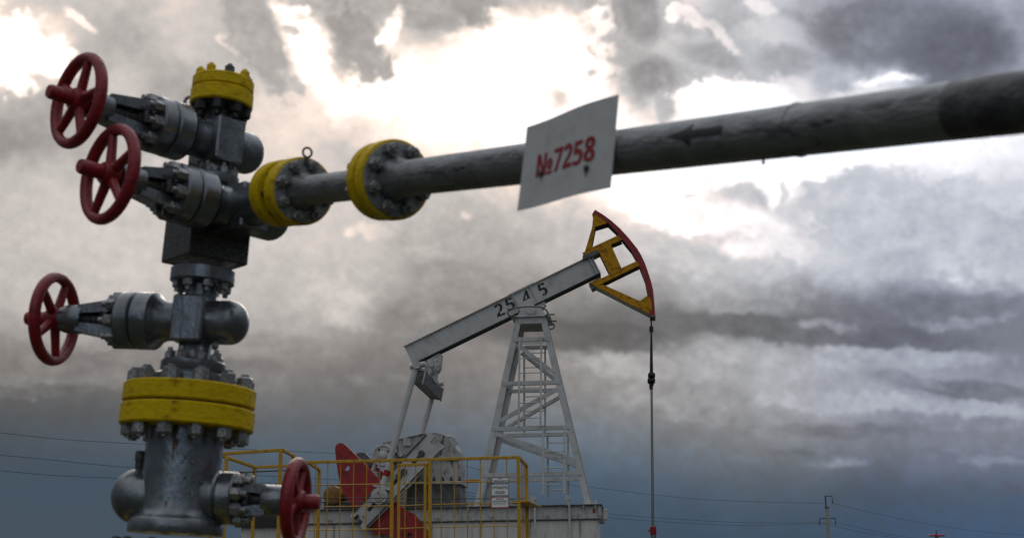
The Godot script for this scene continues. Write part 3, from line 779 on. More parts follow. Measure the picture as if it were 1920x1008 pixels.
func build_flow_line() -> void:
	var base := Transform3D(flow_basis(), FLOW_AT)
	var f := thing("flow_line", base, "long grey flow pipe with black arrow slanting across the sky from the wellhead", "pipe")
	var ax := Transform3D(Basis(Vector3(0, -1, 0), Vector3(1, 0, 0), Vector3(0, 0, 1)), Vector3.ZERO)
	var mb := MB.new()
	var s2 := 0.029
	mb.lathe(PackedVector2Array([Vector2(0.06, s2 - 0.001), Vector2(0.055, s2 + 0.02), Vector2(0.0465, s2 + 0.035), Vector2(0.0425, s2 + 0.04), Vector2(0.0425, 0.502)]), ax, 48, 60.0)
	part("short_pipe", mb, M.pipe, f)
	mb = MB.new()
	var s4 := 0.578
	mb.lathe(PackedVector2Array([Vector2(0.062, s4 - 0.001), Vector2(0.057, s4 + 0.022), Vector2(0.048, s4 + 0.038), Vector2(0.0455, s4 + 0.042), Vector2(0.0455, 2.292)]), ax, 56, 60.0)
	part("long_pipe", mb, M.pipe, f)
	mb = MB.new()
	mb.lathe(PackedVector2Array([Vector2(0.0455, 2.292), Vector2(0.0457, 2.294), Vector2(0.0457, 2.406 + 6.9), Vector2(0, 2.406 + 6.9)]), ax, 48)
	part("far_pipe", mb, M.pipe_dark, f)
	for e in [[s2 + 0.043, 0.0435], [s4 + 0.045, 0.0468], [1.972, 0.0462]]:
		mb = MB.new()
		mb.torus(ax * Transform3D(Basis(), Vector3(0, e[0], 0)), e[1] - 0.0015, 0.003, 48, 8)
		part("weld_bead", mb, M.pipe, f)
	# flange by the wellhead: one disc here, the other is on the outlet
	var fa := group_part("outlet_flange", f)
	mb = MB.new()
	mb.lathe(disc(s2 - (s2 - -0.137) * 0.35, s2, 0.1, 0.004), ax, 60)
	part("flange_disc", mb, M.yellow, fa)
	mb = MB.new()
	mb.lathe(disc(s2, s2 + 0.0025, 0.093, 0.001), ax, 48)
	part("raised_face", mb, M.face, fa)
	nut_ring(fa, ax * Transform3D(Basis(), Vector3(0, s2 + 0.002, 0)), 8, 0.077, 0.03, 0.026, 0.012, M.nut, 0.2)
	mb = MB.new()
	for k in 8:
		var a := 0.2 + TAU * k / 8.0
		var p := Vector3(0, cos(a) * 0.077, sin(a) * 0.077)
		mb.tube(p + Vector3(-0.137 - 0.02, 0, 0), p + Vector3(s2, 0, 0), 0.01, 0.01, 10)
	part("studs", mb, M.steel_dark, fa)
	mb = MB.new()
	mb.lathe(disc(-0.137 + 0.02, s2 - 0.02, 0.058, 0.001), ax, 40)
	part("gasket", mb, M.black, fa)
	# the second flange pair
	var fb := group_part("mid_flange", f)
	var s3 := 0.493
	mb = MB.new()
	mb.lathe(disc(s3, s3 + (s4 - s3) * 0.39, 0.103, 0.004), ax, 64)
	part("flange_disc", mb, M.yellow, fb)
	mb = MB.new()
	mb.lathe(disc(s3 + (s4 - s3) * 0.57, s4, 0.105, 0.004), ax, 64)
	part("flange_disc", mb, M.yellow, fb)
	mb = MB.new()
	mb.lathe(disc(s4, s4 + 0.0025, 0.097, 0.001), ax, 48)
	part("raised_face", mb, M.face, fb)
	mb = MB.new()
	mb.lathe(disc(s3 + 0.01, s4 - 0.01, 0.075, 0.001), ax, 48)
	part("gasket", mb, M.black, fb)
	nut_ring(fb, ax * Transform3D(Basis(), Vector3(0, s4 + 0.002, 0)), 8, 0.079, 0.03, 0.026, 0.014, M.nut, 0.35)
	nut_ring(fb, ax * Transform3D(Basis(Vector3.RIGHT, PI), Vector3(0, s3, 0)), 8, 0.079, 0.03, 0.026, 0.014, M.nut, -0.35)
	# lifting ring on the first flange
	mb = MB.new()
	mb.torus(Transform3D(Basis(Vector3.BACK, PI / 2), Vector3(s2 + 0.004, 0.113, 0.004)), 0.014, 0.0035, 28, 8)
	mb.tube(Vector3(s2 + 0.004, 0.075, 0.004), Vector3(s2 + 0.004, 0.1, 0.004), 0.006, 0.005, 10)
	part("lifting_ring", mb, M.steel_dark, f)
	# painted arrow that points back to the wellhead, lying on the pipe's skin
	mb = MB.new()
	var rr := 0.0462
	var a0 := 0.100
	var half := 0.18
	var head := 0.5
	var p0 := 1.678
	var p1 := 1.739
	var p2 := 1.829
	for i in 6:
		var sa := lerpf(p1, p2, i / 6.0)
		var sb := lerpf(p1, p2, (i + 1) / 6.0)
		for k in 4:
			var u0 := a0 - half + half * 2.0 * k / 4.0
			var u1 := a0 - half + half * 2.0 * (k + 1) / 4.0
			mb.quads(skin(sa, u0, rr), skin(sb, u0, rr), skin(sb, u1, rr), skin(sa, u1, rr), skin(0, u0, 1), skin(0, u0, 1), skin(0, u1, 1), skin(0, u1, 1))
	for k in 8:
		var u0 := a0 - head + head * 2.0 * k / 8.0
		var u1 := a0 - head + head * 2.0 * (k + 1) / 8.0
		mb.tri(skin(p0, a0, rr), skin(p1 + 0.006, u0, rr), skin(p1 + 0.006, u1, rr), skin(0, a0, 1), skin(0, u0, 1), skin(0, u1, 1))
	part("arrow", mb, M.black, f)
	# rain drops hanging under the pipe
	for e in [1.893]:
		mb = MB.new()
		mb.lathe(PackedVector2Array([Vector2(0, -0.009), Vector2(0.0028, -0.0075), Vector2(0.0036, -0.005), Vector2(0.0028, -0.002), Vector2(0.0016, 0.002)]), Transform3D(Basis(), Vector3(e, -0.0465, 0.0)), 12)
		part("water_drop", mb, M.water, f)

func skin(s: float, a: float, r: float) -> Vector3:
	return Vector3(s, sin(a) * r, cos(a) * r)

# ---------------------------------------------------------------- number plate
func text_arrays(t: String, fnt: Font, size: int, depth: float) -> Array:
	var tm := TextMesh.new()
	tm.text = t
	tm.font = fnt
	tm.font_size = size
	tm.pixel_size = 0.01
	tm.depth = depth
	tm.curve_step = 0.5
	return tm.surface_get_arrays(0) if tm.get_surface_count() else []

var font_bold: SystemFont
var font_plain: SystemFont

# lettering whose points pass through f: (u, v in 0..1 of the text's box, height) -> place
func lettering(called: String, t: String, fnt: Font, m: Material, parent: Node, f: Callable) -> void:
	var arr := text_arrays(t, fnt, 64, 0.02)
	if arr.is_empty():
		return
	var vs: PackedVector3Array = arr[Mesh.ARRAY_VERTEX]
	var lo := vs[0]
	var hi := vs[0]
	for p in vs:
		lo = lo.min(p)
		hi = hi.max(p)
	var ext := hi - lo
	var out := MB.new()
	var ids: PackedInt32Array = arr[Mesh.ARRAY_INDEX] if arr[Mesh.ARRAY_INDEX] != null else PackedInt32Array()
	var count := ids.size() if ids.size() else vs.size()
	for i in range(0, count, 3):
		var q := []
		for j in 3:
			var p := vs[ids[i + j]] if ids.size() else vs[i + j]
			q.append(f.call((p.x - lo.x) / ext.x, (p.y - lo.y) / ext.y, (p.z - lo.z) / maxf(ext.z, 1e-6)))
		var a: Vector3 = q[0]
		var b: Vector3 = q[1]
		var c: Vector3 = q[2]
		var nn := (c - a).cross(b - a).normalized()
		out.tri(a, b, c, nn, nn, nn)
	part(called, out, m, parent)

func build_plate() -> void:
	font_check()
	font_plain = SystemFont.new()
	font_plain.font_names = PackedStringArray(["Droid Sans"])
	var tl := Vector3(0.032, 1.57, -2.709)
	var tr := Vector3(0.208, 1.548, -2.459)
	var br := Vector3(0.192, 1.37, -2.502)
	var bl := Vector3(0.011, 1.395, -2.751)
	var mid := (tl + tr + br + bl) * 0.25
	var nn := (tr - bl).cross(tl - br).normalized()
	if nn.z < 0.0:
		nn = -nn
	var o := thing("number_plate", Transform3D(Basis(), mid), "bent white metal plate with red number hung on the pipe", "sign")
	# a thin sheet, slightly bent: it bows away at the left end
	var on := func(u: float, v: float, h: float) -> Vector3:
		var p := bl.lerp(br, u).lerp(tl.lerp(tr, u), v) - mid
		return p + nn * (h + 0.006 * sin(PI * u) - 0.005 * sin(TAU * u) - 0.003 * v * (1.0 - v))
	var mb := MB.new()
	var k := 14
	for i in k:
		for j in k:
			var u0 := float(i) / k
			var u1 := float(i + 1) / k
			var v0 := float(j) / k
			var v1 := float(j + 1) / k
			mb.quad(on.call(u0, v0, 0.0), on.call(u1, v0, 0.0), on.call(u1, v1, 0.0), on.call(u0, v1, 0.0), nn)
			mb.quad(on.call(u0, v0, -0.0025), on.call(u1, v0, -0.0025), on.call(u1, v1, -0.0025), on.call(u0, v1, -0.0025), -nn)
	for i in k:
		var u0 := float(i) / k
		var u1 := float(i + 1) / k
		for e in [0.0, 1.0]:
			mb.quad(on.call(u0, e, 0.0), on.call(u1, e, 0.0), on.call(u1, e, -0.0025), on.call(u0, e, -0.0025), (tl - bl).normalized() * (1.0 if e > 0.5 else -1.0))
			mb.quad(on.call(e, u0, 0.0), on.call(e, u1, 0.0), on.call(e, u1, -0.0025), on.call(e, u0, -0.0025), (br - bl).normalized() * (1.0 if e > 0.5 else -1.0))
	part("plate", mb, M.sign, o)
	lettering("numeral", "№7258", font_bold, M.sign_red, o, func(u: float, v: float, h: float) -> Vector3: return on.call(0.17 + u * 0.67, 0.34 + v * 0.28 - 0.005 * u, 0.0006 + h * 0.0008))
	# rusted bolts that hold it, with rust that has run down
	for e in [[0.235, 0.375, 0.01], [0.775, 0.27, 0.014]]:
		mb = MB.new()
		var c: Vector3 = on.call(e[0], e[1], 0.0)
		mb.lathe(PackedVector2Array([Vector2(0.0075, 0), Vector2(0.007, 0.003), Vector2(0.003, 0.005), Vector2(0, 0.005)]), along(nn, c), 14)
		part("bolt", mb, M.steel_dark, o)
		mb = MB.new()
		mb.quad(on.call(e[0] - e[2] * 0.9, e[1], 0.0007), on.call(e[0] + e[2], e[1], 0.0007), on.call(e[0] + e[2] * 0.3, e[1] - 0.09, 0.0007), on.call(e[0] - e[2] * 0.3, e[1] - 0.1, 0.0007), nn)
		part("rust_run", mb, M.rust, o)
	# strap round the pipe
	mb = MB.new()
	var s := 1.313
	var bs := flow_basis()
	for i in 24:
		var a0 := TAU * i / 24.0
		var a1 := TAU * (i + 1) / 24.0
		for ww in [-0.012, 0.012]:
			pass
		var q := []
		for e in [[a0, -0.012], [a1, -0.012], [a1, 0.012], [a0, 0.012]]:
			q.append(FLOW_AT + bs * Vector3(s + e[1], sin(e[0]) * 0.0478, cos(e[0]) * 0.0478) - mid)
		mb.quads(q[0], q[1], q[2], q[3], bs * Vector3(0, sin(a0), cos(a0)), bs * Vector3(0, sin(a1), cos(a1)), bs * Vector3(0, sin(a1), cos(a1)), bs * Vector3(0, sin(a0), cos(a0)))
	part("strap", mb, M.steel_dark, o)

# ---------------------------------------------------------------- foundation of the pumping unit
func build_foundation() -> void:
	var o := thing("foundation", PF, "stained pale concrete block under the grey pumping unit", "foundation")
	var xl := Vector2(-6.032, -0.159).x
	var xr := Vector2(1.418, -0.042).x
	var drop := -PUMP_AT.y - 0.3
	var mb := MB.new()
	mb.box(Transform3D(Basis(), Vector3((xl + xr) * 0.5 - 0.02, (drop - 0.302) * 0.5, 0)), Vector3(xr - xl - 0.16, -drop - 0.302 + 0.0, 1.8), 0.02)
	part("concrete_block", mb, M.concrete, o)
	# steel skid: flanges, web, stiffeners
	mb = MB.new()
	mb.box(Transform3D(Basis(), Vector3((xl + xr) * 0.5, -0.011, 0)), Vector3(xr - xl, 0.02, 1.9), 0.003)
	part("top_plate", mb, M.grey_dark, o)
	for s in [-1.0, 1.0]:
		var sk := group_part("skid_beam", o)
		mb = MB.new()
		mb.box(Transform3D(Basis(), Vector3((xl + xr) * 0.5, -0.151, s * 0.86)), Vector3(xr - xl - 0.02, 0.256, 0.02), 0.002)
		part("web", mb, M.grey_dirty, sk)
		mb = MB.new()
		mb.box(Transform3D(Basis(), Vector3((xl + xr) * 0.5, -0.29, s * 0.85)), Vector3(xr - xl, 0.02, 0.18), 0.002)
		part("bottom_flange", mb, M.grey_dark, sk)
		for px in [Vector2(-4.923, -0.051).x, Vector2(-1.438, -0.041).x, Vector2(0.072, -0.048).x, Vector2(0.768, -0.05).x, xr - 0.06]:
			mb = MB.new()
			mb.box(Transform3D(Basis(), Vector3(px, -0.151, s * 0.9)), Vector3(0.02, 0.254, 0.06), 0.002)
			part("stiffener", mb, M.grey_dirty, sk)
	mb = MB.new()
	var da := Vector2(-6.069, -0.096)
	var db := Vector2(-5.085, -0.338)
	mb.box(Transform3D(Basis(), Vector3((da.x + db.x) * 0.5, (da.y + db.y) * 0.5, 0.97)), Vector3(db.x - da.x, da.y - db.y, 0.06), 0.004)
	part("dark_beam_end", mb, M.dark_shade, o)  # beam end in near-black, in front of the skid
	# bright pipes down the face
	for px in [Vector2(0.071, -0.303).x, Vector2(0.764, -0.316).x]:
		mb = MB.new()
		mb.tube(Vector3(px, 0.0, 1.0), Vector3(px, -1.2, 1.0), 0.022, 0.022, 12)
		mb.tube(Vector3(px - 0.03, 0.13, 1.0), Vector3(px - 0.03, 0.13, 0.7), 0.055, 0.055, 16)
		mb.tube(Vector3(px - 0.03, -0.02, 0.98), Vector3(px - 0.03, 0.12, 0.98), 0.03, 0.03, 12)
		part("drain_pipe", mb, M.grey, o)
	# junction box on the right end and red tag
	mb = MB.new()
	mb.box(Transform3D(Basis(), Vector3(xr + 0.055, -0.2, 0.7)), Vector3(0.09, 0.22, 0.2), 0.01)
	part("junction_box", mb, M.grey, o)
	mb = MB.new()
	mb.box(Transform3D(Basis(), Vector3(Vector2(1.252, -0.204).x, -0.13, 0.873)), Vector3(0.05, 0.09, 0.006), 0.001)
	part("red_tag", mb, M.red_far, o)

# ---------------------------------------------------------------- pumping unit
func v3(p: Vector2, z: float) -> Vector3:
	return Vector3(p.x, p.y, z)

func build_pump_jack() -> void:
	var o := thing("pump_jack", PF, "grey beam pumping unit with yellow and red horsehead raised against the clouds", "pump jack")
	build_tower(o)
	build_beam(o)
	build_horsehead(o)
	build_drive(o)

func build_tower(o: Node3D) -> void:
	var t := group_part("tower", o)
	# feet and heads of the legs, near and far
	var fb := [Vector2(-1.131, 0.021), Vector2(1.134, 0.01)]
	var hb := [Vector2(-0.237, 3.95), Vector2(0.271, 3.945)]
	var leg := func(xs: float, s: float) -> void: pass
	for k in 2:
		for s in [1.0, -1.0]:
			var foot := Vector3(fb[k].x, 0.0, 0.71 * s)
			var top := Vector3(hb[k].x, hb[k].y, 0.45 * s)
			var mb := MB.new()
			# angle iron: two plates
			var out := 1.0 if k == 1 else -1.0
			var nx := Vector3(1, 0, 0)
			mb.bar(foot + Vector3(0, 0, 0.0), top, 0.012, 0.13, nx, 0.002)
			mb.bar(foot + Vector3(out * 0.06, 0, -0.06 * s), top + Vector3(out * 0.06, 0, -0.06 * s), 0.13, 0.012, nx, 0.002)
			part("leg", mb, M.grey, t)
			mb = MB.new()
			mb.box(Transform3D(Basis(), foot + Vector3(out * 0.03, 0.012, 0)), Vector3(0.34, 0.024, 0.22), 0.003)
			for bx in [-0.12, 0.12]:
				mb.nut(Transform3D(Basis(), foot + Vector3(out * 0.03 + bx, 0.022, 0.07 * s)), 0.05, 0.04, 0.05)
				mb.nut(Transform3D(Basis(Vector3.RIGHT, PI), foot + Vector3(out * 0.03 + bx, -0.02, 0.2 * s)), 0.05, 0.05, 0.03)
			part("foot_plate", mb, M.grey_dirty, t)
	# braces, near face then mirrored to the far face: [height on left leg, height on right leg]
	var H: float = hb[0].y
	var lx := func(y: float) -> float: return lerpf(fb[0].x, hb[0].x, y / H)
	var rx := func(y: float) -> float: return lerpf(fb[1].x, hb[1].x, y / H)
	var lz := func(y: float) -> float: return lerpf(0.71, 0.45, y / H)
	var levels := [Vector2(-0.968, 0.635), Vector2(0.942, 0.638), Vector2(-0.716, 1.579), Vector2(0.725, 1.588), Vector2(-0.484, 2.537), Vector2(0.526, 2.531), Vector2(-0.271, 3.476), Vector2(0.344, 3.457)]
	var diag := [Vector2(-0.746, 1.487), Vector2(0.902, 0.893), Vector2(-0.643, 1.749), Vector2(0.541, 2.384), Vector2(-0.277, 3.363), Vector2(0.482, 2.732)]
	for s in [1.0, -1.0]:
		for i in 4:
			var y: float = (levels[i * 2].y + levels[i * 2 + 1].y) * 0.5
			var mb := MB.new()
			var z: float = lz.call(y) * s
			mb.bar(Vector3(lx.call(y) - 0.03, y, z + 0.016 * s), Vector3(rx.call(y) + 0.03, y, z + 0.016 * s), 0.01, 0.085, Vector3.UP, 0.002)
			mb.bar(Vector3(lx.call(y), y - 0.038, z - 0.03 * s), Vector3(rx.call(y), y - 0.038, z - 0.03 * s), 0.08, 0.01, Vector3.UP, 0.002)
			part("brace", mb, M.grey, t)
		for i in 3:
			var a: Vector2 = diag[i * 2]
			var b: Vector2 = diag[i * 2 + 1]
			var mb := MB.new()
			mb.bar(Vector3(a.x, a.y, (lz.call(a.y) + 0.028) * s), Vector3(b.x, b.y, (lz.call(b.y) + 0.028) * s), 0.01, 0.085, Vector3.UP, 0.002)
			mb.bar(Vector3(a.x, a.y - 0.036, (lz.call(a.y) - 0.02) * s), Vector3(b.x, b.y - 0.036, (lz.call(b.y) - 0.02) * s), 0.08, 0.01, Vector3.UP, 0.002)
			part("diagonal", mb, M.grey, t)
	for y in [0.6, 1.6, 2.6, 3.4]:
		for k in 2:
			var x: float = lx.call(y) if k == 0 else rx.call(y)
			var z: float = lz.call(y)
			var mb := MB.new()
			mb.bar(Vector3(x, y, z), Vector3(x, y, -z), 0.01, 0.08, Vector3.UP, 0.002)
			part("cross_brace", mb, M.grey, t)
	# head of the tower
	var mb2 := MB.new()
	var xa: float = lx.call(H)
	var xb: float = rx.call(H)
	mb2.box(Transform3D(Basis(), Vector3((xa + xb) * 0.5, H + 0.01, 0)), Vector3(xb - xa + 0.32, 0.03, 1.04), 0.004)
	mb2.box(Transform3D(Basis(), Vector3((xa + xb) * 0.5, H - 0.075, 0.46)), Vector3(xb - xa + 0.05, 0.13, 0.02), 0.003)
	mb2.box(Transform3D(Basis(), Vector3((xa + xb) * 0.5, H - 0.075, -0.46)), Vector3(xb - xa + 0.05, 0.13, 0.02), 0.003)
	part("head_plate", mb2, M.grey, t)
	# ladders on the near and the far face, in two offset flights
	for s in [1.0, -1.0]:
		var up := [Vector2(-0.218, 3.505), Vector2(-0.256, 1.616), Vector2(0.242, 3.513), Vector2(0.196, 1.605)]
		var dn := [Vector2(0.246, 1.57), Vector2(0.232, 0.23), Vector2(0.691, 1.581), Vector2(0.661, 0.232)]
		for fl in [up, dn]:
			var lad := MB.new()
			var zt: float = lz.call(fl[0].y) + 0.09
			var zb: float = lz.call(fl[1].y) + 0.09
			for e in [0, 2]:
				lad.bar(Vector3(fl[e].x, fl[e].y, zt * s), Vector3(fl[e + 1].x, fl[e + 1].y, zb * s), 0.03, 0.042, Vector3.RIGHT, 0.003)
			var n := int(round((fl[0].y - fl[1].y) / 0.31))
			for i in n:
				var f := (i + 0.45) / n
				var yy := lerpf(fl[0].y, fl[1].y, f)
				lad.tube(Vector3(lerpf(fl[0].x, fl[1].x, f), yy, lerpf(zt, zb, f) * s), Vector3(lerpf(fl[2].x, fl[3].x, f), yy, lerpf(zt, zb, f) * s), 0.011, 0.011, 8)
			part("ladder", lad, M.grey, t)
	# hand hoop round the head and lubricator pins
	var hoop := MB.new()
	var ring := PackedVector3Array()
	for e in [Vector3(-0.29, 3.953, 0.5), Vector3(-0.427, 3.96, 0.6), Vector3(-0.469, 4.038, 0.62), Vector3(-0.389, 4.104, 0.62), Vector3(-0.231, 4.133, 0.62), Vector3(0.04, 4.142, 0.62), Vector3(0.253, 4.117, 0.62), Vector3(0.364, 4.056, 0.62), Vector3(0.395, 3.98, 0.6), Vector3(0.32, 3.957, 0.5)]:
		ring.append(e)
	hoop.path(ring, 0.016, 8)
	part("hoop", hoop, M.grey_dark, t)
	for e in [[Vector3(0.363, 3.994, 0.45), Vector3(0.521, 3.995, 0.45)], [Vector3(0.396, 3.88, 0.3), Vector3(0.554, 3.88, 0.3)]]:
		var pin := MB.new()
		pin.tube(e[0], e[1], 0.018, 0.018, 8)
		part("pin", pin, M.grey_dark, t)
	var hook := MB.new()
	hook.path(PackedVector3Array([Vector3(0.417, 3.81, 0.3), Vector3(0.485, 3.831, 0.3), Vector3(0.507, 3.772, 0.3), Vector3(0.472, 3.716, 0.3), Vector3(0.404, 3.707, 0.3)]), 0.014, 8)
	part("hook", hook, M.grey_dark, t)

func build_beam(o: Node3D) -> void:
	var b := group_part("walking_beam", o)
	# outline of the web at its near side
	var tl := Vector2(-2.752, 3.45)
	var trr := Vector2(1.311, 5.308)
	var brr := Vector2(1.482, 4.889)
	var bl := Vector2(-2.542, 3.131)
	var d := (trr - tl).normalized()
	var q := Vector2(-d.y, d.x)
	var hgt := 0.5 * ((tl - bl).dot(q) + (trr - brr).dot(q))
	var ang := d.angle()
	var cen := (tl + trr + brr + bl) * 0.25
	var ln := (trr - tl).length()
	var fr := Transform3D(Basis(Vector3.BACK, ang), v3(cen, 0))
	var mb := MB.new()
	mb.box(fr, Vector3(ln, hgt, 0.22), 0.002)
	part("web", mb, M.grey, b)
	mb = MB.new()
	mb.box(fr * Transform3D(Basis(), Vector3(0, hgt * 0.5 + 0.011, 0)), Vector3(ln + 0.02, 0.022, 0.32), 0.003)
	part("flange", mb, M.grey, b)
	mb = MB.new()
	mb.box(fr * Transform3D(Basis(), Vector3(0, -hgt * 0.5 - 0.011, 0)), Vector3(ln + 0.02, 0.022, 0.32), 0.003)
	part("flange", mb, M.dark_shade, b)  # shade of the underside is put into the flange colour
	var inv := fr.affine_inverse()
	# cover plates over the saddle, stiffeners
	var s1: Vector3 = inv * v3(Vector2(-0.349, 4.424), 0)
	var s2: Vector3 = inv * v3(Vector2(0.033, 4.587), 0)
	for sx in [s1.x, s2.x]:
		for z in [1.0, -1.0]:
			mb = MB.new()
			mb.box(fr * Transform3D(Basis(), Vector3(sx, 0, 0.135 * z)), Vector3(0.018, hgt - 0.002, 0.046), 0.002)
			part("stiffener", mb, M.grey, b)
	mb = MB.new()
	mb.box(fr * Transform3D(Basis(), Vector3((s1.x + s2.x) * 0.5, hgt * 0.5 + 0.031, 0)), Vector3(0.62, 0.016, 0.3), 0.002)
	part("cover_plate", mb, M.grey, b)
	mb = MB.new()
	mb.box(fr * Transform3D(Basis(), Vector3(ln * 0.5 - 0.07, 0, 0)), Vector3(0.016, hgt, 0.31), 0.002)
	mb.box(fr * Transform3D(Basis(), Vector3(ln * 0.5 + 0.008, 0, 0)), Vector3(0.016, hgt + 0.02, 0.33), 0.002)
	part("end_plate", mb, M.grey, b)
	# saddle bearing under the beam, on the tower head
	var pv := Vector2(0.014, 4.135)
	mb = MB.new()
	mb.tube(v3(pv, -0.36), v3(pv, 0.36), 0.115, 0.115, 28)
	mb.tube(v3(pv, 0.355), v3(pv, 0.385), 0.09, 0.09, 24)
	mb.tube(v3(pv, 0.38), v3(pv, 0.392), 0.03, 0.03, 12)
	mb.slab(PackedVector2Array([pv + Vector2(-0.32, -0.145), pv + Vector2(-0.24, -0.03), pv + Vector2(-0.12, 0.06), pv + Vector2(0.12, 0.06), pv + Vector2(0.26, -0.03), pv + Vector2(0.32, -0.145)]), -0.3, 0.3)
	part("saddle_bearing", mb, M.grey, b)
	mb = MB.new()
	mb.slab(PackedVector2Array([pv + Vector2(-0.2, 0.02), pv + Vector2(-0.17, 0.24), pv + Vector2(0.22, 0.42), pv + Vector2(0.3, 0.16), pv + Vector2(0.2, 0.02)]), -0.115, 0.115)
	part("saddle", mb, M.grey, b)
	# stencilled number
	font_check()
	for e in [["2", Vector2(-0.684, 4.203)], ["5", Vector2(-0.452, 4.319)], ["4", Vector2(-0.099, 4.465)], ["5", Vector2(0.254, 4.618)]]:
		var at: Vector2 = e[1]
		var nf := Transform3D(Basis(Vector3.BACK, ang - deg_to_rad(6.0)), v3(at, 0.1108))
		lettering("numeral", e[0], font_bold, M.black, b, func(u: float, v: float, h: float) -> Vector3: return nf * Vector3((u - 0.5) * 0.185, (v - 0.5) * 0.275, h * 0.002))
		mb = MB.new()
		for yy in ([0.075, -0.07] if e[0] != "4" else [-0.3]):
			if yy < -0.2:
				continue
			mb.box(nf * Transform3D(Basis(Vector3.BACK, 0.2), Vector3(0.0, yy, 0.002)), Vector3(0.016, 0.085, 0.003), 0.0005)
		if mb.v.size():
			part("stencil_gap", mb, M.grey, b)

func font_check() -> void:
	if font_bold == null:
		font_bold = SystemFont.new()
		font_bold.font_names = PackedStringArray(["Droid Sans"])
		font_bold.font_weight = 700

func build_horsehead(o: Node3D) -> void:
	var h := group_part("horsehead", o)
	var zh := 0.19
	var shapes := [
		["arc_band", M.red_far, 0.2, [Vector2(1.432, 6.33), Vector2(1.59, 6.222), Vector2(1.775, 6.071), Vector2(1.956, 5.891), Vector2(2.135, 5.673), Vector2(2.315, 5.422), Vector2(2.395, 5.27), Vector2(2.463, 5.103), Vector2(2.513, 4.94), Vector2(2.582, 4.689), Vector2(2.616, 4.506), Vector2(2.632, 4.234), Vector2(2.638, 3.911), Vector2(2.526, 3.926), Vector2(2.533, 4.041), Vector2(2.587, 4.051), Vector2(2.578, 4.248), Vector2(2.543, 4.365), Vector2(2.505, 4.412), Vector2(2.45, 4.748), Vector2(2.365, 5.001), Vector2(2.318, 5.143), Vector2(2.19, 5.4), Vector2(2.071, 5.56), Vector2(1.951, 5.733), Vector2(1.831, 5.88), Vector2(1.704, 6.015), Vector2(1.565, 6.139), Vector2(1.418, 6.241), Vector2(1.375, 6.152), Vector2(1.366, 6.237)]],
		["gusset", M.ochre, zh, [Vector2(1.418, 6.241), Vector2(1.542, 6.158), Vector2(1.677, 6.031), Vector2(1.688, 6.021), Vector2(1.355, 5.932), Vector2(1.381, 6.14)]],
		["strut", M.ochre, zh, [Vector2(1.355, 5.932), Vector2(1.424, 5.951), Vector2(1.325, 5.487), Vector2(1.166, 5.345)]],
		["chord", M.ochre, zh, [Vector2(1.125, 5.37), Vector2(1.325, 5.487), Vector2(1.92, 5.746), Vector2(2.003, 5.639), Vector2(1.748, 5.542), Vector2(1.465, 5.44), Vector2(1.186, 5.308)]],
		["web_plate", M.ochre, zh + 0.012, [Vector2(1.458, 5.458), Vector2(1.746, 5.554), Vector2(1.973, 4.974), Vector2(1.727, 4.847)]],
		["chord", M.ochre, zh, [Vector2(1.262, 4.717), Vector2(1.538, 4.807), Vector2(1.723, 4.894), Vector2(1.988, 5.026), Vector2(2.288, 5.156), Vector2(2.348, 5.06), Vector2(1.557, 4.695), Vector2(1.425, 4.63)]],
		["strut", M.ochre, zh, [Vector2(1.262, 4.717), Vector2(1.425, 4.63), Vector2(1.556, 4.664), Vector2(2.32, 4.282), Vector2(2.529, 4.122), Vector2(2.529, 3.995), Vector2(2.009, 4.272)]],
		["gusset", M.ochre, zh - 0.003, [Vector2(2.32, 4.277), Vector2(2.508, 4.406), Vector2(2.543, 4.359), Vector2(2.578, 4.248), Vector2(2.583, 4.063), Vector2(2.531, 4.053)]],
	]
	for e in shapes:
		var mb := MB.new()
		var outline := PackedVector2Array(e[3])
		mb.slab(outline, e[2] - 0.02, e[2])
		var made := part(e[0], mb, e[1], h)
		mb = MB.new()
		mb.slab(outline, -e[2], -e[2] + 0.02)
		part(e[0], mb, e[1], h)
		for dark_shade in Geometry2D.offset_polygon(outline, -0.012):
			if dark_shade.size() < 4:
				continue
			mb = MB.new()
			mb.slab(dark_shade, -e[2] + 0.0205, e[2] - 0.0205)
			part("dark_shade", mb, M.dark_shade, made)  # near-black infill paints the shade between the two plates
	# grey rail under the lower strut, hinge plates to the beam
	var mb := MB.new()
	mb.bar(Vector3(1.334, 4.67, 0), Vector3(2.53, 3.988, 0), 0.3, 0.035, Vector3.UP, 0.003)
	part("lower_rail", mb, M.grey, h)
	mb = MB.new()
	mb.slab(PackedVector2Array([Vector2(1.141, 5.325), Vector2(1.465, 5.438), Vector2(1.509, 5.371), Vector2(1.323, 5.283), Vector2(1.127, 5.219)]), -0.2, 0.2)
	part("hinge_plate", mb, M.grey_dark, h)
	mb = MB.new()
	mb.slab(PackedVector2Array([Vector2(1.251, 4.709), Vector2(1.505, 4.841), Vector2(1.538, 4.793), Vector2(1.431, 4.633), Vector2(1.315, 4.579)]), -0.17, 0.17)
	part("hinge_plate", mb, M.grey_dark, h)
	mb = MB.new()
	mb.box(Transform3D(Basis(), Vector3(2.585, 3.94, 0)), Vector3(0.12, 0.04, 0.42), 0.004)
	part("toe_plate", mb, M.grey_dark, h)

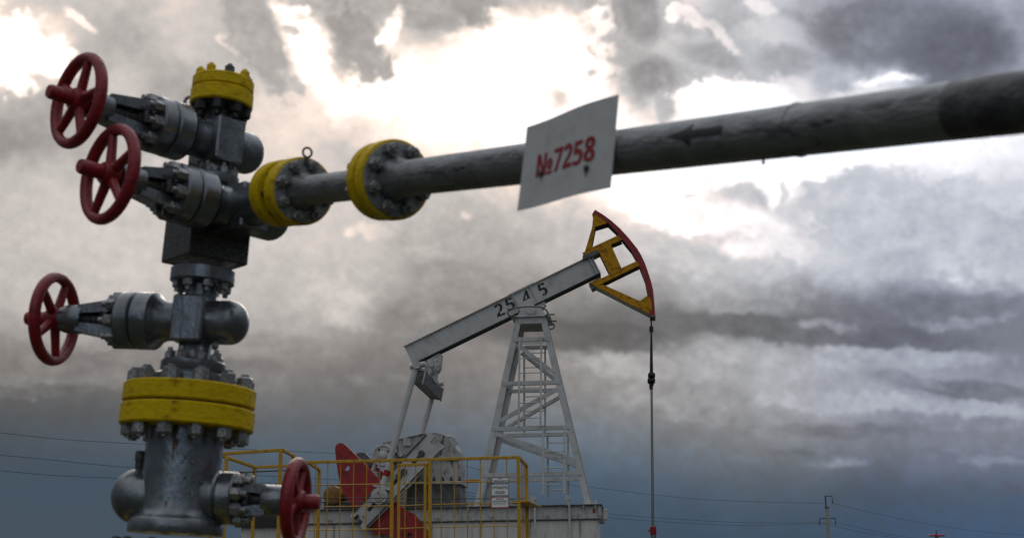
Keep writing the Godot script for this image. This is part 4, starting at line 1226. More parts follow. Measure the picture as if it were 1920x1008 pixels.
func build_drive(o: Node3D) -> void:
	# equalizer hung under the tail of the beam
	var eq := group_part("equalizer", o)
	var e0 := Vector2(-2.228, 2.761)
	var mb := MB.new()
	var ec := Vector2(e0.x - 0.03, e0.y - 0.13)
	var bt := Basis(Vector3.BACK, deg_to_rad(-12.0))
	mb.box(Transform3D(bt, v3(ec, 0)), Vector3(0.27, 0.26, 2.56), 0.006)
	part("box_beam", mb, M.grey_dark, eq)
	for z in [1.285, -1.285]:
		mb = MB.new()
		for sx in [-0.13, 0.13]:
			mb.box(Transform3D(bt, v3(ec, z) + bt * Vector3(sx, 0, 0)), Vector3(0.02, 0.31, 0.06), 0.002)
		mb.box(Transform3D(bt, v3(ec, z) + bt * Vector3(0, 0.15, 0)), Vector3(0.28, 0.02, 0.06), 0.002)
		part("end_frame", mb, M.grey, eq)
	var eb := Vector2(-2.139, 3.022)
	mb = MB.new()
	mb.tube(v3(eb, -0.15), v3(eb, 0.15), 0.165, 0.165, 32)
	mb.tube(v3(eb, 0.145), v3(eb, 0.175), 0.13, 0.12, 28)
	mb.tube(v3(eb, 0.17), v3(eb, 0.3), 0.06, 0.055, 16)
	mb.tube(v3(eb + Vector2(0.0, 0.02), 0.24), v3(eb + Vector2(-0.06, -0.3), 0.24), 0.042, 0.038, 14)
	mb.slab(PackedVector2Array([eb + Vector2(-0.08, 0.1), eb + Vector2(-0.02, 0.2), eb + Vector2(0.14, 0.28), eb + Vector2(0.2, 0.24), eb + Vector2(0.17, -0.02), eb + Vector2(0.1, 0.0)]), -0.1, 0.1)
	mb.slab(PackedVector2Array([eb + Vector2(-0.2, -0.3), eb + Vector2(-0.12, 0.0), eb + Vector2(0.1, -0.08), eb + Vector2(0.06, -0.34)]), -0.14, 0.12)
	part("tail_bearing", mb, M.grey_dirty, eq)
	nut_ring(eq, Transform3D(Basis(Vector3.RIGHT, PI / 2), v3(eb, 0.15)), 8, 0.147, 0.028, 0.018, 0.0, M.grey)
	# pitmans
	var pt := Vector2(-2.3, 2.786)
	var pb := Vector2(-3.019, 0.21)
	for s in [1.0, -1.0]:
		var pm := group_part("pitman", o)
		mb = MB.new()
		mb.tube(v3(pt, 1.3 * s), v3(pt.lerp(pb, 0.93), 1.3 * s), 0.062, 0.062, 20)
		part("pitman_tube", mb, M.grey, pm)
		mb = MB.new()
		mb.tube(v3(pt + Vector2(0.03, 0.06), 1.22 * s), v3(pt + Vector2(0.03, 0.06), 1.4 * s), 0.085, 0.085, 20)
		mb.tube(v3(pt + Vector2(-0.12, 0.03), 1.3 * s), v3(pt + Vector2(0.2, 0.08), 1.3 * s), 0.06, 0.06, 16)
		part("upper_joint", mb, M.grey, pm)
		mb = MB.new()
		mb.tube(v3(pt.lerp(pb, 0.8), 1.3 * s), v3(pt.lerp(pb, 0.845), 1.3 * s), 0.064, 0.064, 20)
		part("red_band", mb, M.red_far, pm)
		mb = MB.new()
		var q := (pb - pt).normalized()
		var r := Vector2(-q.y, q.x)
		var c := pt.lerp(pb, 0.93)
		mb.slab(PackedVector2Array([c + r * 0.18 - q * 0.02, c - r * 0.18 - q * 0.02, c - r * 0.18 + q * 0.03, c + r * 0.18 + q * 0.03]), 1.24 * s - 0.03, 1.34 * s + 0.03)
		mb.tube(v3(pb, 1.16 * s), v3(pb, 1.4 * s), 0.17, 0.165, 28)
		mb.tube(v3(pb, 1.39 * s), v3(pb, 1.43 * s), 0.11, 0.1, 24)
		mb.tube(v3(pb, 1.42 * s), v3(pb, 1.47 * s), 0.05, 0.045, 12)
		part("wrist_pin_bearing", mb, M.grey_dirty, pm)
	# cranks with their counterweights
	for s in [1.0, -1.0]:
		var ck := group_part("crank", o)
		mb = MB.new()
		var z0 := minf(1.08 * s, 1.2 * s)
		var z1 := maxf(1.08 * s, 1.2 * s)
		mb.slab(PackedVector2Array([Vector2(-3.648, -0.152), Vector2(-2.076, 1.493), Vector2(-1.912, 1.403), Vector2(-2.032, 1.276), Vector2(-1.955, 1.221), Vector2(-1.835, 1.283), Vector2(-1.716, 1.183), Vector2(-2.431, 0.407), Vector2(-3.334, -0.452), Vector2(-3.433, -0.367), Vector2(-3.38, -0.273), Vector2(-3.479, -0.197), Vector2(-3.565, -0.248)]), z0, z1)
		part("crank_arm", mb, M.grey, ck)
		mb = MB.new()
		for e in [[Vector2(-3.563, -0.091), Vector2(-2.094, 1.437)], [Vector2(-3.309, -0.391), Vector2(-1.767, 1.128)]]:
			var a: Vector2 = e[0]
			var b: Vector2 = e[1]
			mb.bar(v3(a, 1.212 * s), v3(b, 1.212 * s), 0.03, 0.03, Vector3.BACK, 0.004)
		part("rib", mb, M.steel_dark, ck)
		for e in [Vector2(-2.549, 0.696), Vector2(-2.657, 0.602), Vector2(-2.191, 1.052)]:
			mb = MB.new()
			mb.tube(v3(e, 1.19 * s), v3(e, 1.26 * s), 0.07, 0.06, 18)
			part("clamp_bolt", mb, M.steel_dark, ck)
		for e in [[Vector2(-3.274, -0.064), Vector2(-3.124, 0.092)], [Vector2(-2.779, 0.446), Vector2(-2.65, 0.582)], [Vector2(-2.39, 0.833), Vector2(-2.238, 0.991)], [Vector2(-3.554, -0.228), Vector2(-3.469, -0.155)]]:
			var a: Vector2 = e[0]
			var b: Vector2 = e[1]
			mb = MB.new()
			mb.bar(v3(a, 1.197 * s), v3(b, 1.197 * s), 0.018, 0.07, Vector3.BACK.cross(v3(b - a, 0)), 0.003)
			part("slot_shade", mb, M.dark_shade, ck)  # dark strips laid on the arm, painting the shade of its recesses
		var holes := [Vector2(-3.743, 0.805), Vector2(-2.439, -0.556)]
		var wing := [
			[Vector2(-4.005, 1.196), Vector2(-3.995, 1.261), Vector2(-3.957, 1.303), Vector2(-3.896, 1.324), Vector2(-3.829, 1.306), Vector2(-3.762, 1.255), Vector2(-3.431, 0.933), Vector2(-3.269, 0.768), Vector2(-3.179, 0.659), Vector2(-3.068, 0.549), Vector2(-3.413, 0.043), Vector2(-3.588, 0.014), Vector2(-3.688, 0.112), Vector2(-3.789, 0.242), Vector2(-3.875, 0.463), Vector2(-3.929, 0.685), Vector2(-3.978, 0.967)],
			[Vector2(-3.287, -0.384), Vector2(-2.888, -0.042), Vector2(-2.737, 0.136), Vector2(-2.572, -0.047), Vector2(-2.365, -0.136), Vector2(-2.126, -0.404), Vector2(-2.039, -0.573), Vector2(-1.953, -0.721), Vector2(-1.931, -0.847), Vector2(-2.017, -0.929), Vector2(-2.146, -0.906), Vector2(-2.341, -0.778), Vector2(-2.579, -0.648), Vector2(-2.97, -0.537), Vector2(-3.188, -0.512)]]
		for i in 2:
			mb = MB.new()
			var poly := PackedVector2Array(wing[i])
			# a real hole through the plate
			var hole := PackedVector2Array()
			var hc: Vector2 = holes[i]
			for k in 20:
				hole.append(hc + Vector2(cos(TAU * k / 20.0), sin(TAU * k / 20.0)) * 0.05)
			holed(mb, poly, hole, minf(0.98 * s, 1.075 * s), maxf(0.98 * s, 1.075 * s))
			part("counterweight", mb, M.red_far, ck)
	# gear reducer
	var g := group_part("gear_reducer", o)
	mb = MB.new()
	mb.slab(PackedVector2Array([Vector2(-2.627, -0.016), Vector2(-2.586, 0.504), Vector2(-1.522, 0.493), Vector2(-1.48, -0.016)]), -0.5, 0.55)
	part("lower_case", mb, M.grey_dark, g)
	mb = MB.new()
	mb.slab(PackedVector2Array([Vector2(-2.675, 0.495), Vector2(-2.631, 0.548), Vector2(-1.455, 0.535), Vector2(-1.455, 0.481)]), -0.6, 0.62)
	part("joint_flange", mb, M.grey_dirty, g)
	mb = MB.new()
	mb.slab(PackedVector2Array([Vector2(-2.595, 0.546), Vector2(-2.641, 0.804), Vector2(-2.887, 0.809), Vector2(-3.135, 0.903), Vector2(-3.249, 1.059), Vector2(-3.273, 1.237), Vector2(-3.184, 1.357), Vector2(-2.858, 1.438), Vector2(-2.241, 1.534), Vector2(-2.017, 1.551), Vector2(-1.838, 1.503), Vector2(-1.681, 1.388), Vector2(-1.57, 1.198), Vector2(-1.527, 0.89), Vector2(-1.517, 0.535)]), -0.5, 0.5)
	part("upper_case", mb, M.case, g)
	mb = MB.new()
	mb.slab(PackedVector2Array([Vector2(-2.118, 0.542), Vector2(-2.096, 0.787), Vector2(-2.019, 0.983), Vector2(-1.874, 1.078), Vector2(-1.718, 0.976), Vector2(-1.63, 0.777), Vector2(-1.609, 0.532)]), 0.47, 0.56)
	mb.box(Transform3D(Basis(), Vector3(-1.66, 0.991, 0.5)), Vector3(0.3, 0.05, 0.2), 0.006)
	mb.tube(Vector3(-1.772, 0.545, 0.5), Vector3(-1.771, 0.983, 0.5), 0.05, 0.05, 14)
	mb.tube(Vector3(-1.606, 0.542, 0.5), Vector3(-1.604, 0.957, 0.5), 0.06, 0.06, 14)
	part("bearing_cover", mb, M.grey_dirty, g)
	mb = MB.new()
	mb.path(PackedVector3Array([Vector3(-1.813, 1.503, 0.2), Vector3(-1.734, 1.501, 0.2), Vector3(-1.655, 1.454, 0.2), Vector3(-1.61, 1.375, 0.2), Vector3(-1.633, 1.32, 0.2), Vector3(-1.678, 1.343, 0.2), Vector3(-1.7, 1.399, 0.2), Vector3(-1.745, 1.434, 0.2), Vector3(-1.791, 1.39, 0.2)]), 0.035, 10)
	part("lifting_hook", mb, M.grey, g)
	mb = MB.new()
	mb.bar(Vector3(-2.888, 1.414, 0.52), Vector3(-2.193, 1.553, 0.52), 0.05, 0.02, Vector3.UP, 0.003)
	mb.box(Transform3D(Basis(), Vector3(-2.605, 1.365, 0.4)), Vector3(0.16, 0.16, 0.3), 0.01)
	part("inspection_cover", mb, M.grey_dirty, g)
	# seams, bolts and ribs of the case
	for e in [[Vector3(-2.846, 1.437, 0.505), Vector3(-2.73, 0.806, 0.505)], [Vector3(-2.599, 1.487, 0.505), Vector3(-2.553, 1.286, 0.505)], [Vector3(-3.134, 0.902, 0.505), Vector3(-2.619, 0.935, 0.505)], [Vector3(-2.218, 1.533, 0.505), Vector3(-2.06, 0.989, 0.505)], [Vector3(-1.837, 1.491, 0.505), Vector3(-1.904, 1.084, 0.505)]]:
		mb = MB.new()
		mb.bar(e[0], e[1], 0.03, 0.022, Vector3.BACK, 0.003)
		part("case_rib", mb, M.steel_dark, g)
	for k in 7:
		mb = MB.new()
		mb.nut(Transform3D(Basis(), Vector3(-2.559, 0.544, 0.58).lerp(Vector3(-1.496, 0.533, 0.58), k / 6.0)), 0.06, 0.05, 0.05)
		part("case_bolt", mb, M.steel_dark, g)
	for e in [Vector3(-3, 1.273, 0.52), Vector3(-2.864, 1.181, 0.52), Vector3(-2.885, 1.005, 0.52), Vector3(-2.729, 1.112, 0.52)]:
		mb = MB.new()
		mb.tube(e - Vector3(0, 0, 0.1), e + Vector3(0, 0, 0.12), 0.07, 0.06, 14)
		part("boss", mb, M.grey_dirty, g)
	mb = MB.new()
	mb.tube(v3(Vector2(-2.528, 0.766), 0.4), v3(Vector2(-2.528, 0.766), 1.07), 0.24, 0.22, 24)
	part("crank_shaft", mb, M.steel_dark, g)
	# brake drum
	var bd := Vector2(-3.078, 1.086)
	mb = MB.new()
	mb.lathe(PackedVector2Array([Vector2(0.0, 0.5), Vector2(0.215, 0.5), Vector2(0.225, 0.51), Vector2(0.225, 0.73), Vector2(0.215, 0.74), Vector2(0.195, 0.74), Vector2(0.19, 0.715), Vector2(0.085, 0.712), Vector2(0.08, 0.77), Vector2(0.05, 0.79), Vector2(0, 0.79)]), Transform3D(Basis(Vector3.RIGHT, PI / 2), v3(bd, 0)), 40)
	part("brake_drum", mb, M.grey, g)
	for k in 4:
		var a := 0.6 + TAU * k / 4.0
		mb = MB.new()
		mb.tube(v3(bd + Vector2(cos(a), sin(a)) * 0.14, 0.70), v3(bd + Vector2(cos(a), sin(a)) * 0.14, 0.718), 0.024, 0.024, 12)
		part("drum_hole", mb, M.black, g)
	mb = MB.new()
	mb.path(PackedVector3Array([Vector3(-3.239, 0.94, 0.6), Vector3(-3.315, 0.755, 0.6), Vector3(-3.325, 0.624, 0.6), Vector3(-3.268, 0.568, 0.6), Vector3(-3.112, 0.532, 0.6)]), 0.05, 10)
	mb.box(Transform3D(Basis(), Vector3(-3.269, 0.666, 0.6)), Vector3(0.16, 0.2, 0.12), 0.02)
	part("brake_lever", mb, M.grey_dirty, g)
	# the belt pulley behind and the motor
	mb = MB.new()
	var pl := Vector2(-3.79, 1.086)
	mb.tube(v3(pl, -0.75), v3(pl, -0.5), 0.2, 0.2, 28)
	part("pulley", mb, M.grey_dark, o)
	var mt := group_part("motor", o)
	var mc := Vector2(-4.159, 0.303)
	mb = MB.new()
	mb.lathe(PackedVector2Array([Vector2(0, 0.6), Vector2(0.08, 0.6), Vector2(0.085, 0.59), Vector2(0.17, 0.585), Vector2(0.19, 0.57), Vector2(0.195, 0.4), Vector2(0.2, 0.39), Vector2(0.2, -0.3), Vector2(0, -0.3)]), Transform3D(Basis(Vector3.RIGHT, PI / 2), v3(mc, 0)), 36)
	part("motor_body", mb, M.motor, mt)
	mb = MB.new()
	mb.box(Transform3D(Basis(), v3(mc, 0.1) + Vector3(0.28, -0.22, 0)), Vector3(0.95, 0.2, 0.8), 0.02)
	mb.box(Transform3D(Basis(), v3(mc, 0.1) + Vector3(0.35, -0.06, 0)), Vector3(0.4, 0.25, 0.5), 0.04)
	part("motor_mount", mb, M.steel_dark, mt)
	mb = MB.new()
	mb.box(Transform3D(Basis(), v3(mc, 0.1) + Vector3(0.1, 0.2, 0)), Vector3(0.2, 0.14, 0.24), 0.02)
	part("terminal_box", mb, M.grey_dark, mt)

func holed(mb: MB, poly: PackedVector2Array, hole: PackedVector2Array, z0: float, z1: float) -> void:
	# join the hole to the outline by a slit at its nearest corner
	var best := [1e9, 0, 0]
	for i in poly.size():
		for j in hole.size():
			var d := poly[i].distance_to(hole[j])
			if d < best[0]:
				best = [d, i, j]
	if Geometry2D.is_polygon_clockwise(poly) == Geometry2D.is_polygon_clockwise(hole):
		hole.reverse()
		best[2] = hole.size() - 1 - best[2]
	var ring := PackedVector2Array()
	for i in poly.size() + 1:
		ring.append(poly[(best[1] + i) % poly.size()])
	var eps := (poly[(best[1] + 1) % poly.size()] - poly[best[1]]).normalized() * 0.0008
	ring[ring.size() - 1] -= Vector2.ZERO
	ring[0] += eps
	for j in hole.size() + 1:
		var hp := hole[(best[2] + j) % hole.size()]
		if j == hole.size():
			hp += eps
		ring.append(hp)
	mb.slab(ring, z0, z1)

# ---------------------------------------------------------------- rod string and the pumped well's head
func build_rod() -> void:
	var r := thing("polished_rod", PF, "thin vertical rod hanging from the horsehead on black bridle cables", "rod")
	var mb := MB.new()
	for z in [0.09, -0.09]:
		mb.tube(Vector3(2.557, 3.941, 0) + Vector3(0, 0, z), Vector3(2.513, 2.681, 0) + Vector3(0, 0, z * 0.8), 0.016, 0.02, 8)
	part("bridle_cable", mb, M.black, r)
	mb = MB.new()
	mb.tube(Vector3(2.549, 3.756, 0), Vector3(2.544, 3.64, 0), 0.045, 0.045, 12)
	mb.tube(Vector3(2.546, 3.663, 0), Vector3(2.514, 2.726, 0), 0.02, 0.04, 10)
	part("cable_socket", mb, M.black, r)
	mb = MB.new()
	mb.box(Transform3D(Basis(), Vector3(2.516, 2.703, 0)), Vector3(0.15, 0.07, 0.34), 0.015)
	mb.box(Transform3D(Basis(), Vector3(2.507, 2.59, 0)), Vector3(0.16, 0.07, 0.34), 0.015)
	mb.tube(Vector3(2.515, 2.771, 0), Vector3(2.505, 2.499, 0), 0.05, 0.05, 12)
	mb.tube(Vector3(2.501, 2.522, 0), Vector3(2.497, 2.409, 0), 0.045, 0.035, 12)
	part("carrier_bar", mb, M.black, r)
	mb = MB.new()
	mb.tube(Vector3(2.506, 2.454, 0), Vector3(2.425, -0.477, 0), 0.024, 0.028, 14)
	part("rod_bar", mb, M.rod, r)
	var w := thing("stuffing_box", PF * Transform3D(Basis(), Vector3(Vector2(2.429, -0.477).x, -PUMP_AT.y, 0)), "small red stuffing box at the foot of the vertical rod", "well head")
	var y0 := Vector2(2.429, -0.477).y + PUMP_AT.y
	mb = MB.new()
	mb.lathe(PackedVector2Array([Vector2(0, y0 - 0.11), Vector2(0.06, y0 - 0.11), Vector2(0.065, y0 - 0.1), Vector2(0.065, y0 + 0.05), Vector2(0.055, y0 + 0.06), Vector2(0, y0 + 0.06)]), Transform3D(), 24)
	part("gland", mb, M.red_far, w)
	mb = MB.new()
	mb.tube(Vector3(-0.1, y0 - 0.02, 0), Vector3(-0.05, y0 - 0.02, 0), 0.02, 0.02, 10)
	part("grease_cup", mb, M.steel_dark, w)
	mb = MB.new()
	mb.lathe(PackedVector2Array([Vector2(0.055, y0 - 0.1), Vector2(0.055, y0 - 0.5), Vector2(0.16, y0 - 0.52), Vector2(0.16, y0 - 0.62), Vector2(0.1, y0 - 0.64), Vector2(0.1, 0.0)]), Transform3D(), 28)
	part("casing", mb, M.silver, w)

# ---------------------------------------------------------------- yellow railings and the notices on them
func build_railings() -> void:
	var z := 5.6
	var zb := 4.2
	var r := thing("gate_railing", PF, "yellow steel railing with a wire mesh gate before the cranks", "railing")
	var gy := -PUMP_AT.y - 0.2
	var mb := MB.new()
	mb.bar(Vector3(-3.44, 0.492, 5.6), Vector3(0.185, 0.497, 5.6), 0.05, 0.05, Vector3.UP, 0.004)
	part("top_rail", mb, M.rail, r)
	mb = MB.new()
	mb.bar(Vector3(0.167, 0.498, 5.6), Vector3(0.182, 0.492, 4.2), 0.05, 0.05, Vector3.UP, 0.004)
	part("top_rail", mb, M.rail, r)
	mb = MB.new()
	mb.bar(Vector3(-3.44, 0.492, 5.6), Vector3(-3.578, 0.497, 4.2), 0.05, 0.05, Vector3.UP, 0.004)
	part("top_rail", mb, M.rail, r)
	for e in [Vector3(-3.486, 0.479, 5.6), Vector3(-1.989, 0.483, 5.6), Vector3(-1.342, 0.482, 5.6), Vector3(0.154, 0.48, 5.6)]:
		mb = MB.new()
		mb.bar(e, Vector3(e.x, gy, z), 0.055, 0.055, Vector3.RIGHT, 0.004)
		part("post", mb, M.rail, r)
	for e in [Vector3(-3.578, 0.497, 4.2), Vector3(0.177, 0.483, 4.2)]:
		mb = MB.new()
		mb.bar(e, Vector3(e.x, gy, zb), 0.055, 0.055, Vector3.RIGHT, 0.004)
		part("post", mb, M.rail, r)
	# rods of the infill
	for e in [Vector3(-3.301, 0.475, 5.6), Vector3(-3.094, 0.489, 5.6), Vector3(-2.873, 0.489, 5.6), Vector3(-2.648, 0.488, 5.6), Vector3(-2.423, 0.488, 5.6), Vector3(-2.199, 0.487, 5.6), Vector3(-1.151, 0.487, 5.6), Vector3(-0.929, 0.486, 5.6), Vector3(-0.707, 0.486, 5.6), Vector3(-0.486, 0.485, 5.6), Vector3(-0.265, 0.485, 5.6), Vector3(-0.04, 0.485, 5.6)]:
		mb = MB.new()
		mb.tube(e, Vector3(e.x, gy, z), 0.009, 0.009, 6)
		part("infill_rod", mb, M.rail, r)
	for k in 3:
		var e := Vector3(0.167, 0.498, 5.6).lerp(Vector3(0.182, 0.492, 4.2), 0.3 + 0.22 * k)
		mb = MB.new()
		mb.tube(e, Vector3(e.x, gy, e.z), 0.009, 0.009, 6)
		part("infill_rod", mb, M.rail, r)
	for e in [[Vector3(-3.427, 0.109, 5.615), Vector3(-1.983, 0.097, 5.615)], [Vector3(-3.419, -0.257, 5.615), Vector3(-1.98, -0.266, 5.615)], [Vector3(-3.41, -0.646, 5.615), Vector3(-1.976, -0.644, 5.615)], [Vector3(-1.339, 0.106, 5.615), Vector3(0.154, 0.107, 5.615)], [Vector3(-1.338, -0.256, 5.615), Vector3(0.149, -0.254, 5.615)], [Vector3(-1.338, -0.629, 5.615), Vector3(0.144, -0.629, 5.615)], [Vector3(-3.567, -0.007, 4.2), Vector3(0.177, -0.098, 4.2)], [Vector3(-3.566, -0.083, 4.2), Vector3(0.176, -0.173, 4.2)]]:
		mb = MB.new()
		mb.tube(e[0], e[1], 0.008, 0.008, 6)
		part("infill_wire", mb, M.rail if e[0].z > 5.0 else M.wire, r)
	# the side platform on the right
	mb = MB.new()
	mb.bar(Vector3(0.166, -0.223, 5.4), Vector3(0.273, -0.227, 4), 0.3, 0.03, Vector3.UP, 0.004)
	part("step_plate", mb, M.rail, r)
	var g := group_part("gate", r)
	mb = MB.new()
	mb.bar(Vector3(-1.898, 0.407, 5.62), Vector3(-1.388, 0.414, 5.62), 0.045, 0.045, Vector3.UP, 0.004)
	var ga := Vector3(-1.866, 0.407, 5.62)
	var gb := Vector3(-1.42, 0.415, 5.62)
	mb.bar(ga, Vector3(ga.x, gy + 0.1, 5.62 + 0.0), 0.045, 0.045, Vector3.RIGHT, 0.004)
	mb.bar(gb, Vector3(gb.x, gy + 0.1, 5.62 + 0.0), 0.045, 0.045, Vector3.RIGHT, 0.004)
	part("gate_frame", mb, M.rail, g)
	for e in [Vector3(-1.761, 0.404, 5.62), Vector3(-1.579, 0.409, 5.62)]:
		mb = MB.new()
		mb.tube(e, Vector3(e.x, gy + 0.1, 5.62), 0.009, 0.009, 6)
		part("infill_rod", mb, M.rail, g)
	for e in [[Vector3(-1.862, 0.102, 5.63), Vector3(-1.418, 0.104, 5.63)], [Vector3(-1.859, -0.269, 5.63), Vector3(-1.417, -0.26, 5.63)], [Vector3(-1.857, -0.647, 5.63), Vector3(-1.416, -0.633, 5.63)]]:
		mb = MB.new()
		mb.tube(e[0], e[1], 0.008, 0.008, 6)
		part("infill_wire", mb, M.rail, g)
	var back := thing("rear_railing", PF, "rusty orange rail seen behind the gear reducer and the tower's left leg", "railing")
	for yy in [0.0, -0.55]:
		mb = MB.new()
		mb.bar(Vector3(-2.983, 0.75, -2.2) + Vector3(0, yy, 0), Vector3(-1.097, 0.765, -2.2) + Vector3(0, yy, 0), 0.05, 0.07, Vector3.UP, 0.004)
		part("rail", mb, M.ochre, back)
	for e in [Vector3(-2.959, 0.749, -2.2), Vector3(-1.109, 0.759, -2.2)]:
		mb = MB.new()
		mb.bar(e, Vector3(e.x, gy, e.z), 0.05, 0.05, Vector3.RIGHT, 0.004)
		part("post", mb, M.ochre, back)
	# the stair railing on the left
	var q := thing("stair_railing", PF, "yellow stair railing behind the red handwheel, left of the gate", "railing")
	for e in [[Vector3(-4.88, 0.576, 6.4), Vector3(-3.658, 0.627, 6.4)], [Vector3(-3.676, 0.627, 6.4), Vector3(-3.787, 0.643, 5.2)], [Vector3(-5.271, 0.75, 5.2), Vector3(-4.818, 0.58, 4)], [Vector3(-4.838, 0.58, 4), Vector3(-3.944, 0.6, 4)]]:
		mb = MB.new()
		mb.bar(e[0], e[1], 0.05, 0.05, Vector3.UP, 0.004)
		part("top_rail", mb, M.rail, q)
	for e in [Vector3(-3.703, 0.611, 6.4), Vector3(-3.806, 0.643, 5.2), Vector3(-4.827, 0.57, 4), Vector3(-5.052, 0.663, 5), Vector3(-4.835, 0.575, 6.4)]:
		mb = MB.new()
		mb.bar(e, Vector3(e.x, gy, e.z), 0.055, 0.055, Vector3.RIGHT, 0.004)
		part("post", mb, M.rail, q)
	for e in [[Vector3(-5.209, 0.397, 5.2), Vector3(-4.815, 0.502, 4), Vector3(-3.942, 0.523, 4)], [Vector3(-5.203, 0.259, 5.2), Vector3(-4.806, 0.232, 4), Vector3(-3.935, 0.234, 4)]]:
		mb = MB.new()
		mb.path(PackedVector3Array(e), 0.012, 6)
		part("cable_rail", mb, M.wire, q)
	# the notices
	var white := flat("notice_white", Color(0.8, 0.8, 0.79), 0.6)
	notice("white notice with two lines of black letters, topmost of the three on the railing", Vector3(-0.295, 0.171, 5.64), Vector3(0, 0.073, 5.64), white, flat("notice_edge", Color(0.08, 0.16, 0.1), 0.6), [["НГДУ", 0.62, 0.28, 0.26], ["\"ЯМАШНЕФТЬ\"", 0.18, 0.3, 0.86]], 0.012)
	notice("white hydrogen sulphide warning notice in large black letters, middle of the three on the railing", Vector3(-0.305, 0.061, 5.64), Vector3(-0.003, -0.139, 5.64), white, flat("notice_edge_black", Color(0.05, 0.05, 0.05), 0.6), [["СЕРОВОДОРОД", 0.54, 0.27, 0.86], ["ОПАСНО!", 0.14, 0.27, 0.52]], 0.01)
	notice("white notice with a red border, lowest of the three on the railing", Vector3(-0.311, -0.15, 5.64), Vector3(-0.001, -0.34, 5.64), white, M.sign_red, [["ОБЪЕКТ", 0.72, 0.13, 0.42], ["ОБСЛУЖИВАЕТ", 0.52, 0.13, 0.78], ["ОПЕРАТОР Д.Н.Г.", 0.32, 0.11, 0.74]], 0.016)

func notice(label: String, tl: Vector3, br: Vector3, m: Material, edge: Material, lines: Array, border: float) -> void:
	var c := (tl + br) * 0.5
	var sz := Vector2(absf(br.x - tl.x), absf(tl.y - br.y))
	var o := thing("notice", PF * Transform3D(Basis(), c), label, "notice")
	var mb := MB.new()
	mb.box(Transform3D(), Vector3(sz.x, sz.y, 0.006), 0.001)
	part("border", mb, edge, o)
	mb = MB.new()
	mb.box(Transform3D(Basis(), Vector3(0, 0, 0.0035)), Vector3(sz.x - border * 2, sz.y - border * 2, 0.004), 0.001)
	part("face", mb, m, o)
	for l in lines:
		lettering("lettering", l[0], font_bold, M.black, o, func(u: float, v: float, h: float) -> Vector3: return Vector3((u - 0.5) * sz.x * l[3], (l[1] + v * l[2] - 0.5) * sz.y, 0.0058 + h * 0.001))

# ---------------------------------------------------------------- power line
func pole(x: float, zz: float, h: float, label: String) -> Vector3:
	var o := thing("utility_pole", Transform3D(Basis(Vector3.UP, deg_to_rad(45.0 - 40.0)), Vector3(x, 0, zz)), label, "utility pole", "poles of the power line")
	var mb := MB.new()
	mb.tube(Vector3(0, 0, 0), Vector3(0, h - 1.25, 0), 0.3, 0.2, 16)
	part("shaft", mb, M.pole, o)
	mb = MB.new()
	mb.bar(Vector3(-0.1, h - 1.4, 0), Vector3(-0.1, h + 0.1, 0), 0.14, 0.14, Vector3.RIGHT, 0.01)
	mb.bar(Vector3(-0.17, h + 0.08, 0), Vector3(0.75, h + 0.08, 0), 0.12, 0.1, Vector3.UP, 0.01)
	mb.tube(Vector3(0, h - 1.32, 0), Vector3(0, h - 1.2, 0), 0.27, 0.27, 14)
	part("top_bracket", mb, M.steel_dark, o)
	mb = MB.new()
	mb.bar(Vector3(-1.0, h - 2.55, 0), Vector3(1.0, h - 2.5, 0), 0.1, 0.1, Vector3.UP, 0.01)
	part("cross_arm", mb, M.steel_dark, o)
	for e in [Vector3(0.7, h + 0.05, 0), Vector3(-0.98, h - 2.55, 0), Vector3(0.95, h - 2.5, 0)]:
		mb = MB.new()
		mb.tube(e, e + Vector3(0, -0.85, 0), 0.035, 0.035, 8)
		for k in 3:
			mb.lathe(PackedVector2Array([Vector2(0, -0.03), Vector2(0.16, -0.03), Vector2(0.08, 0.05), Vector2(0, 0.06)]), Transform3D(Basis(), e + Vector3(0, -0.25 - 0.22 * k, 0)), 12)
		part("insulator", mb, M.black, o)
	return Vector3(x, h, zz)

func curve(pts: Array, n: int) -> PackedVector3Array:
	var c := Curve3D.new()
	for i in pts.size():
		var t := Vector3.ZERO
		if i > 0 and i < pts.size() - 1:
			t = (pts[i + 1] - pts[i - 1]) / 6.0
		c.add_point(pts[i], -t, t)
	var out := PackedVector3Array()
	var total := c.get_baked_length()
	for k in n + 1:
		out.append(c.sample_baked(total * k / n, true))
	return out

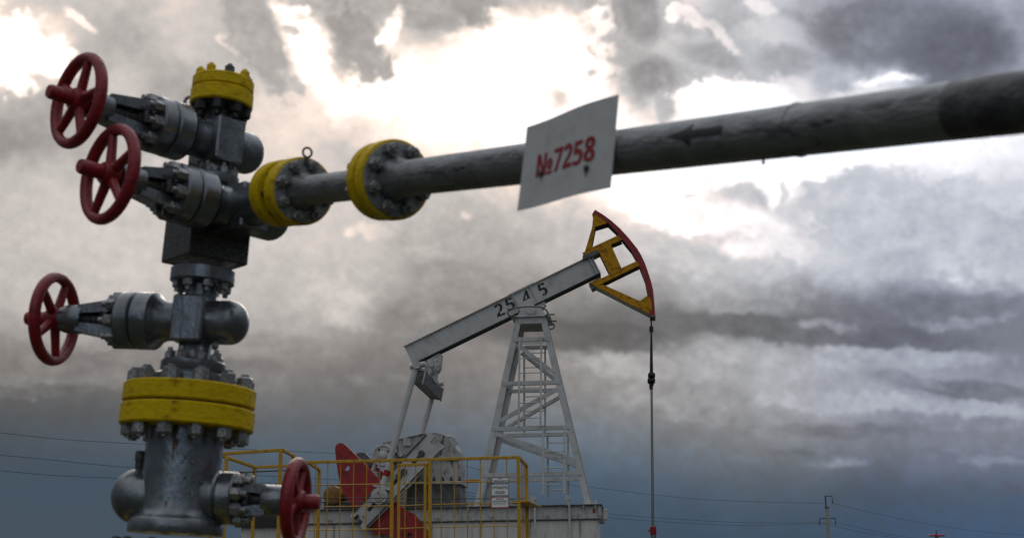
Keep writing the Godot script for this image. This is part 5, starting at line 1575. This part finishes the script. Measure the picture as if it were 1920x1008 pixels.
func build_power_line() -> void:
	pole(37.35, -160.2, Vector3(37.21, 11.62, -159.31).y, "concrete utility pole with two crossarms standing far off in the right half")
	pole(-5.9, -116.4, 11.9, "concrete utility pole hidden behind the gear reducer of the pumping unit")
	pole(-49.9, -72.6, 12.7, "concrete utility pole beyond the left edge of the view")
	pole(90.6, -213.6, 11.2, "concrete utility pole beyond the right edge of the view")
	var wires := [
		["topmost wire of the far power line, left of the pumping unit", [Vector3(-49.2, 11.9, -72.6), Vector3(-33.78, 10.82, -88.02), Vector3(-27.18, 10.84, -94.64), Vector3(-17.29, 11.29, -104.58), Vector3(-11.83, 11.59, -110.06), Vector3(-5.91, 12.00, -116.01)]],
		["middle wire of the far power line, left of the pumping unit", [Vector3(-48.3, 9.4, -72.2), Vector3(-33.40, 9.29, -87.40), Vector3(-26.88, 9.09, -93.96), Vector3(-18.03, 9.20, -102.84), Vector3(-11.29, 9.34, -109.61), Vector3(-6.09, 9.44, -114.83)]],
		["lowest wire of the far power line, left of the pumping unit", [Vector3(-50.1, 9.4, -73.0), Vector3(-33.89, 8.42, -88.91), Vector3(-28.01, 8.42, -94.81), Vector3(-18.24, 8.82, -104.62), Vector3(-11.47, 9.04, -111.42), Vector3(-5.66, 9.26, -117.25)]],
		["topmost wire of the far power line, between pumping unit and pole", [Vector3(-5.55, 11.66, -116.36), Vector3(-2.00, 11.06, -119.93), Vector3(4.15, 10.60, -126.11), Vector3(7.59, 10.42, -129.56), Vector3(20.36, 10.11, -142.39), Vector3(36.58, 10.77, -158.68)]],
		["middle wire of the far power line, between pumping unit and pole", [Vector3(-6.09, 9.35, -114.83), Vector3(0.00, 8.59, -120.95), Vector3(8.80, 7.96, -129.78), Vector3(21.22, 7.84, -142.26), Vector3(28.91, 8.06, -149.98), Vector3(35.57, 8.45, -156.67)]],
		["lowest wire of the far power line, between pumping unit and pole", [Vector3(-5.66, 9.17, -117.25), Vector3(0.00, 8.43, -122.93), Vector3(8.94, 7.72, -131.91), Vector3(21.55, 7.62, -144.57), Vector3(29.37, 7.94, -152.43), Vector3(38.79, 8.71, -161.89)]],
		["topmost wire of the far power line, right of the pole", [Vector3(38.06, 10.86, -160.17), Vector3(46.05, 9.94, -168.19), Vector3(58.44, 8.98, -180.62), Vector3(73.96, 8.72, -196.21), Vector3(91.3, 10.4, -213.6)]],
		["middle wire of the far power line, right of the pole", [Vector3(38.79, 8.71, -161.89), Vector3(50.21, 7.48, -173.36), Vector3(66.0, 6.9, -187.5), Vector3(91.5, 7.9, -213.6)]],
		["lowest wire of the far power line, right of the pole", [Vector3(35.57, 8.45, -156.67), Vector3(45.45, 7.34, -166.59), Vector3(64.4, 6.9, -188.6), Vector3(89.7, 7.8, -213.6)]],
	]
	for e in wires:
		var mb := MB.new()
		mb.path(curve(e[1], 40), 0.017, 5)
		var o := part("power_wire", mb, M.wire, self)
		tag(o, e[0], "wire", "wires of the far power line")

# ---------------------------------------------------------------- another well's valve, far right
func build_far_valve() -> void:
	var c := Vector3(9.564, 1.842, -30.568)
	var o := thing("far_wellhead", Transform3D(Basis(), Vector3(c.x, 0, c.z)), "dark red handwheel just above the lower edge at far right", "valve")
	var mb := MB.new()
	var y := c.y
	mb.torus(Transform3D(Basis(Vector3.RIGHT, 0.06), Vector3(0, y, 0)), 0.165, 0.018, 32, 8)
	for k in 5:
		var a := TAU * k / 5.0
		mb.tube(Vector3(0, y, 0), Vector3(cos(a) * 0.16, y, sin(a) * 0.16), 0.015, 0.012, 8)
	mb.tube(Vector3(0, y - 0.04, 0), Vector3(0, y + 0.03, 0), 0.04, 0.035, 14)
	part("hand_wheel", mb, M.red_far, o)
	mb = MB.new()
	mb.tube(Vector3(0, y, 0), Vector3(0, y + 0.11, 0), 0.012, 0.01, 8)
	part("stem", mb, M.red_far, o)
	mb = MB.new()
	mb.lathe(PackedVector2Array([Vector2(0.04, y - 0.03), Vector2(0.04, y - 0.25), Vector2(0.12, y - 0.27), Vector2(0.12, y - 0.36), Vector2(0.1, y - 0.5), Vector2(0.1, 0.0)]), Transform3D(), 20)
	part("valve_body", mb, M.silver, o)
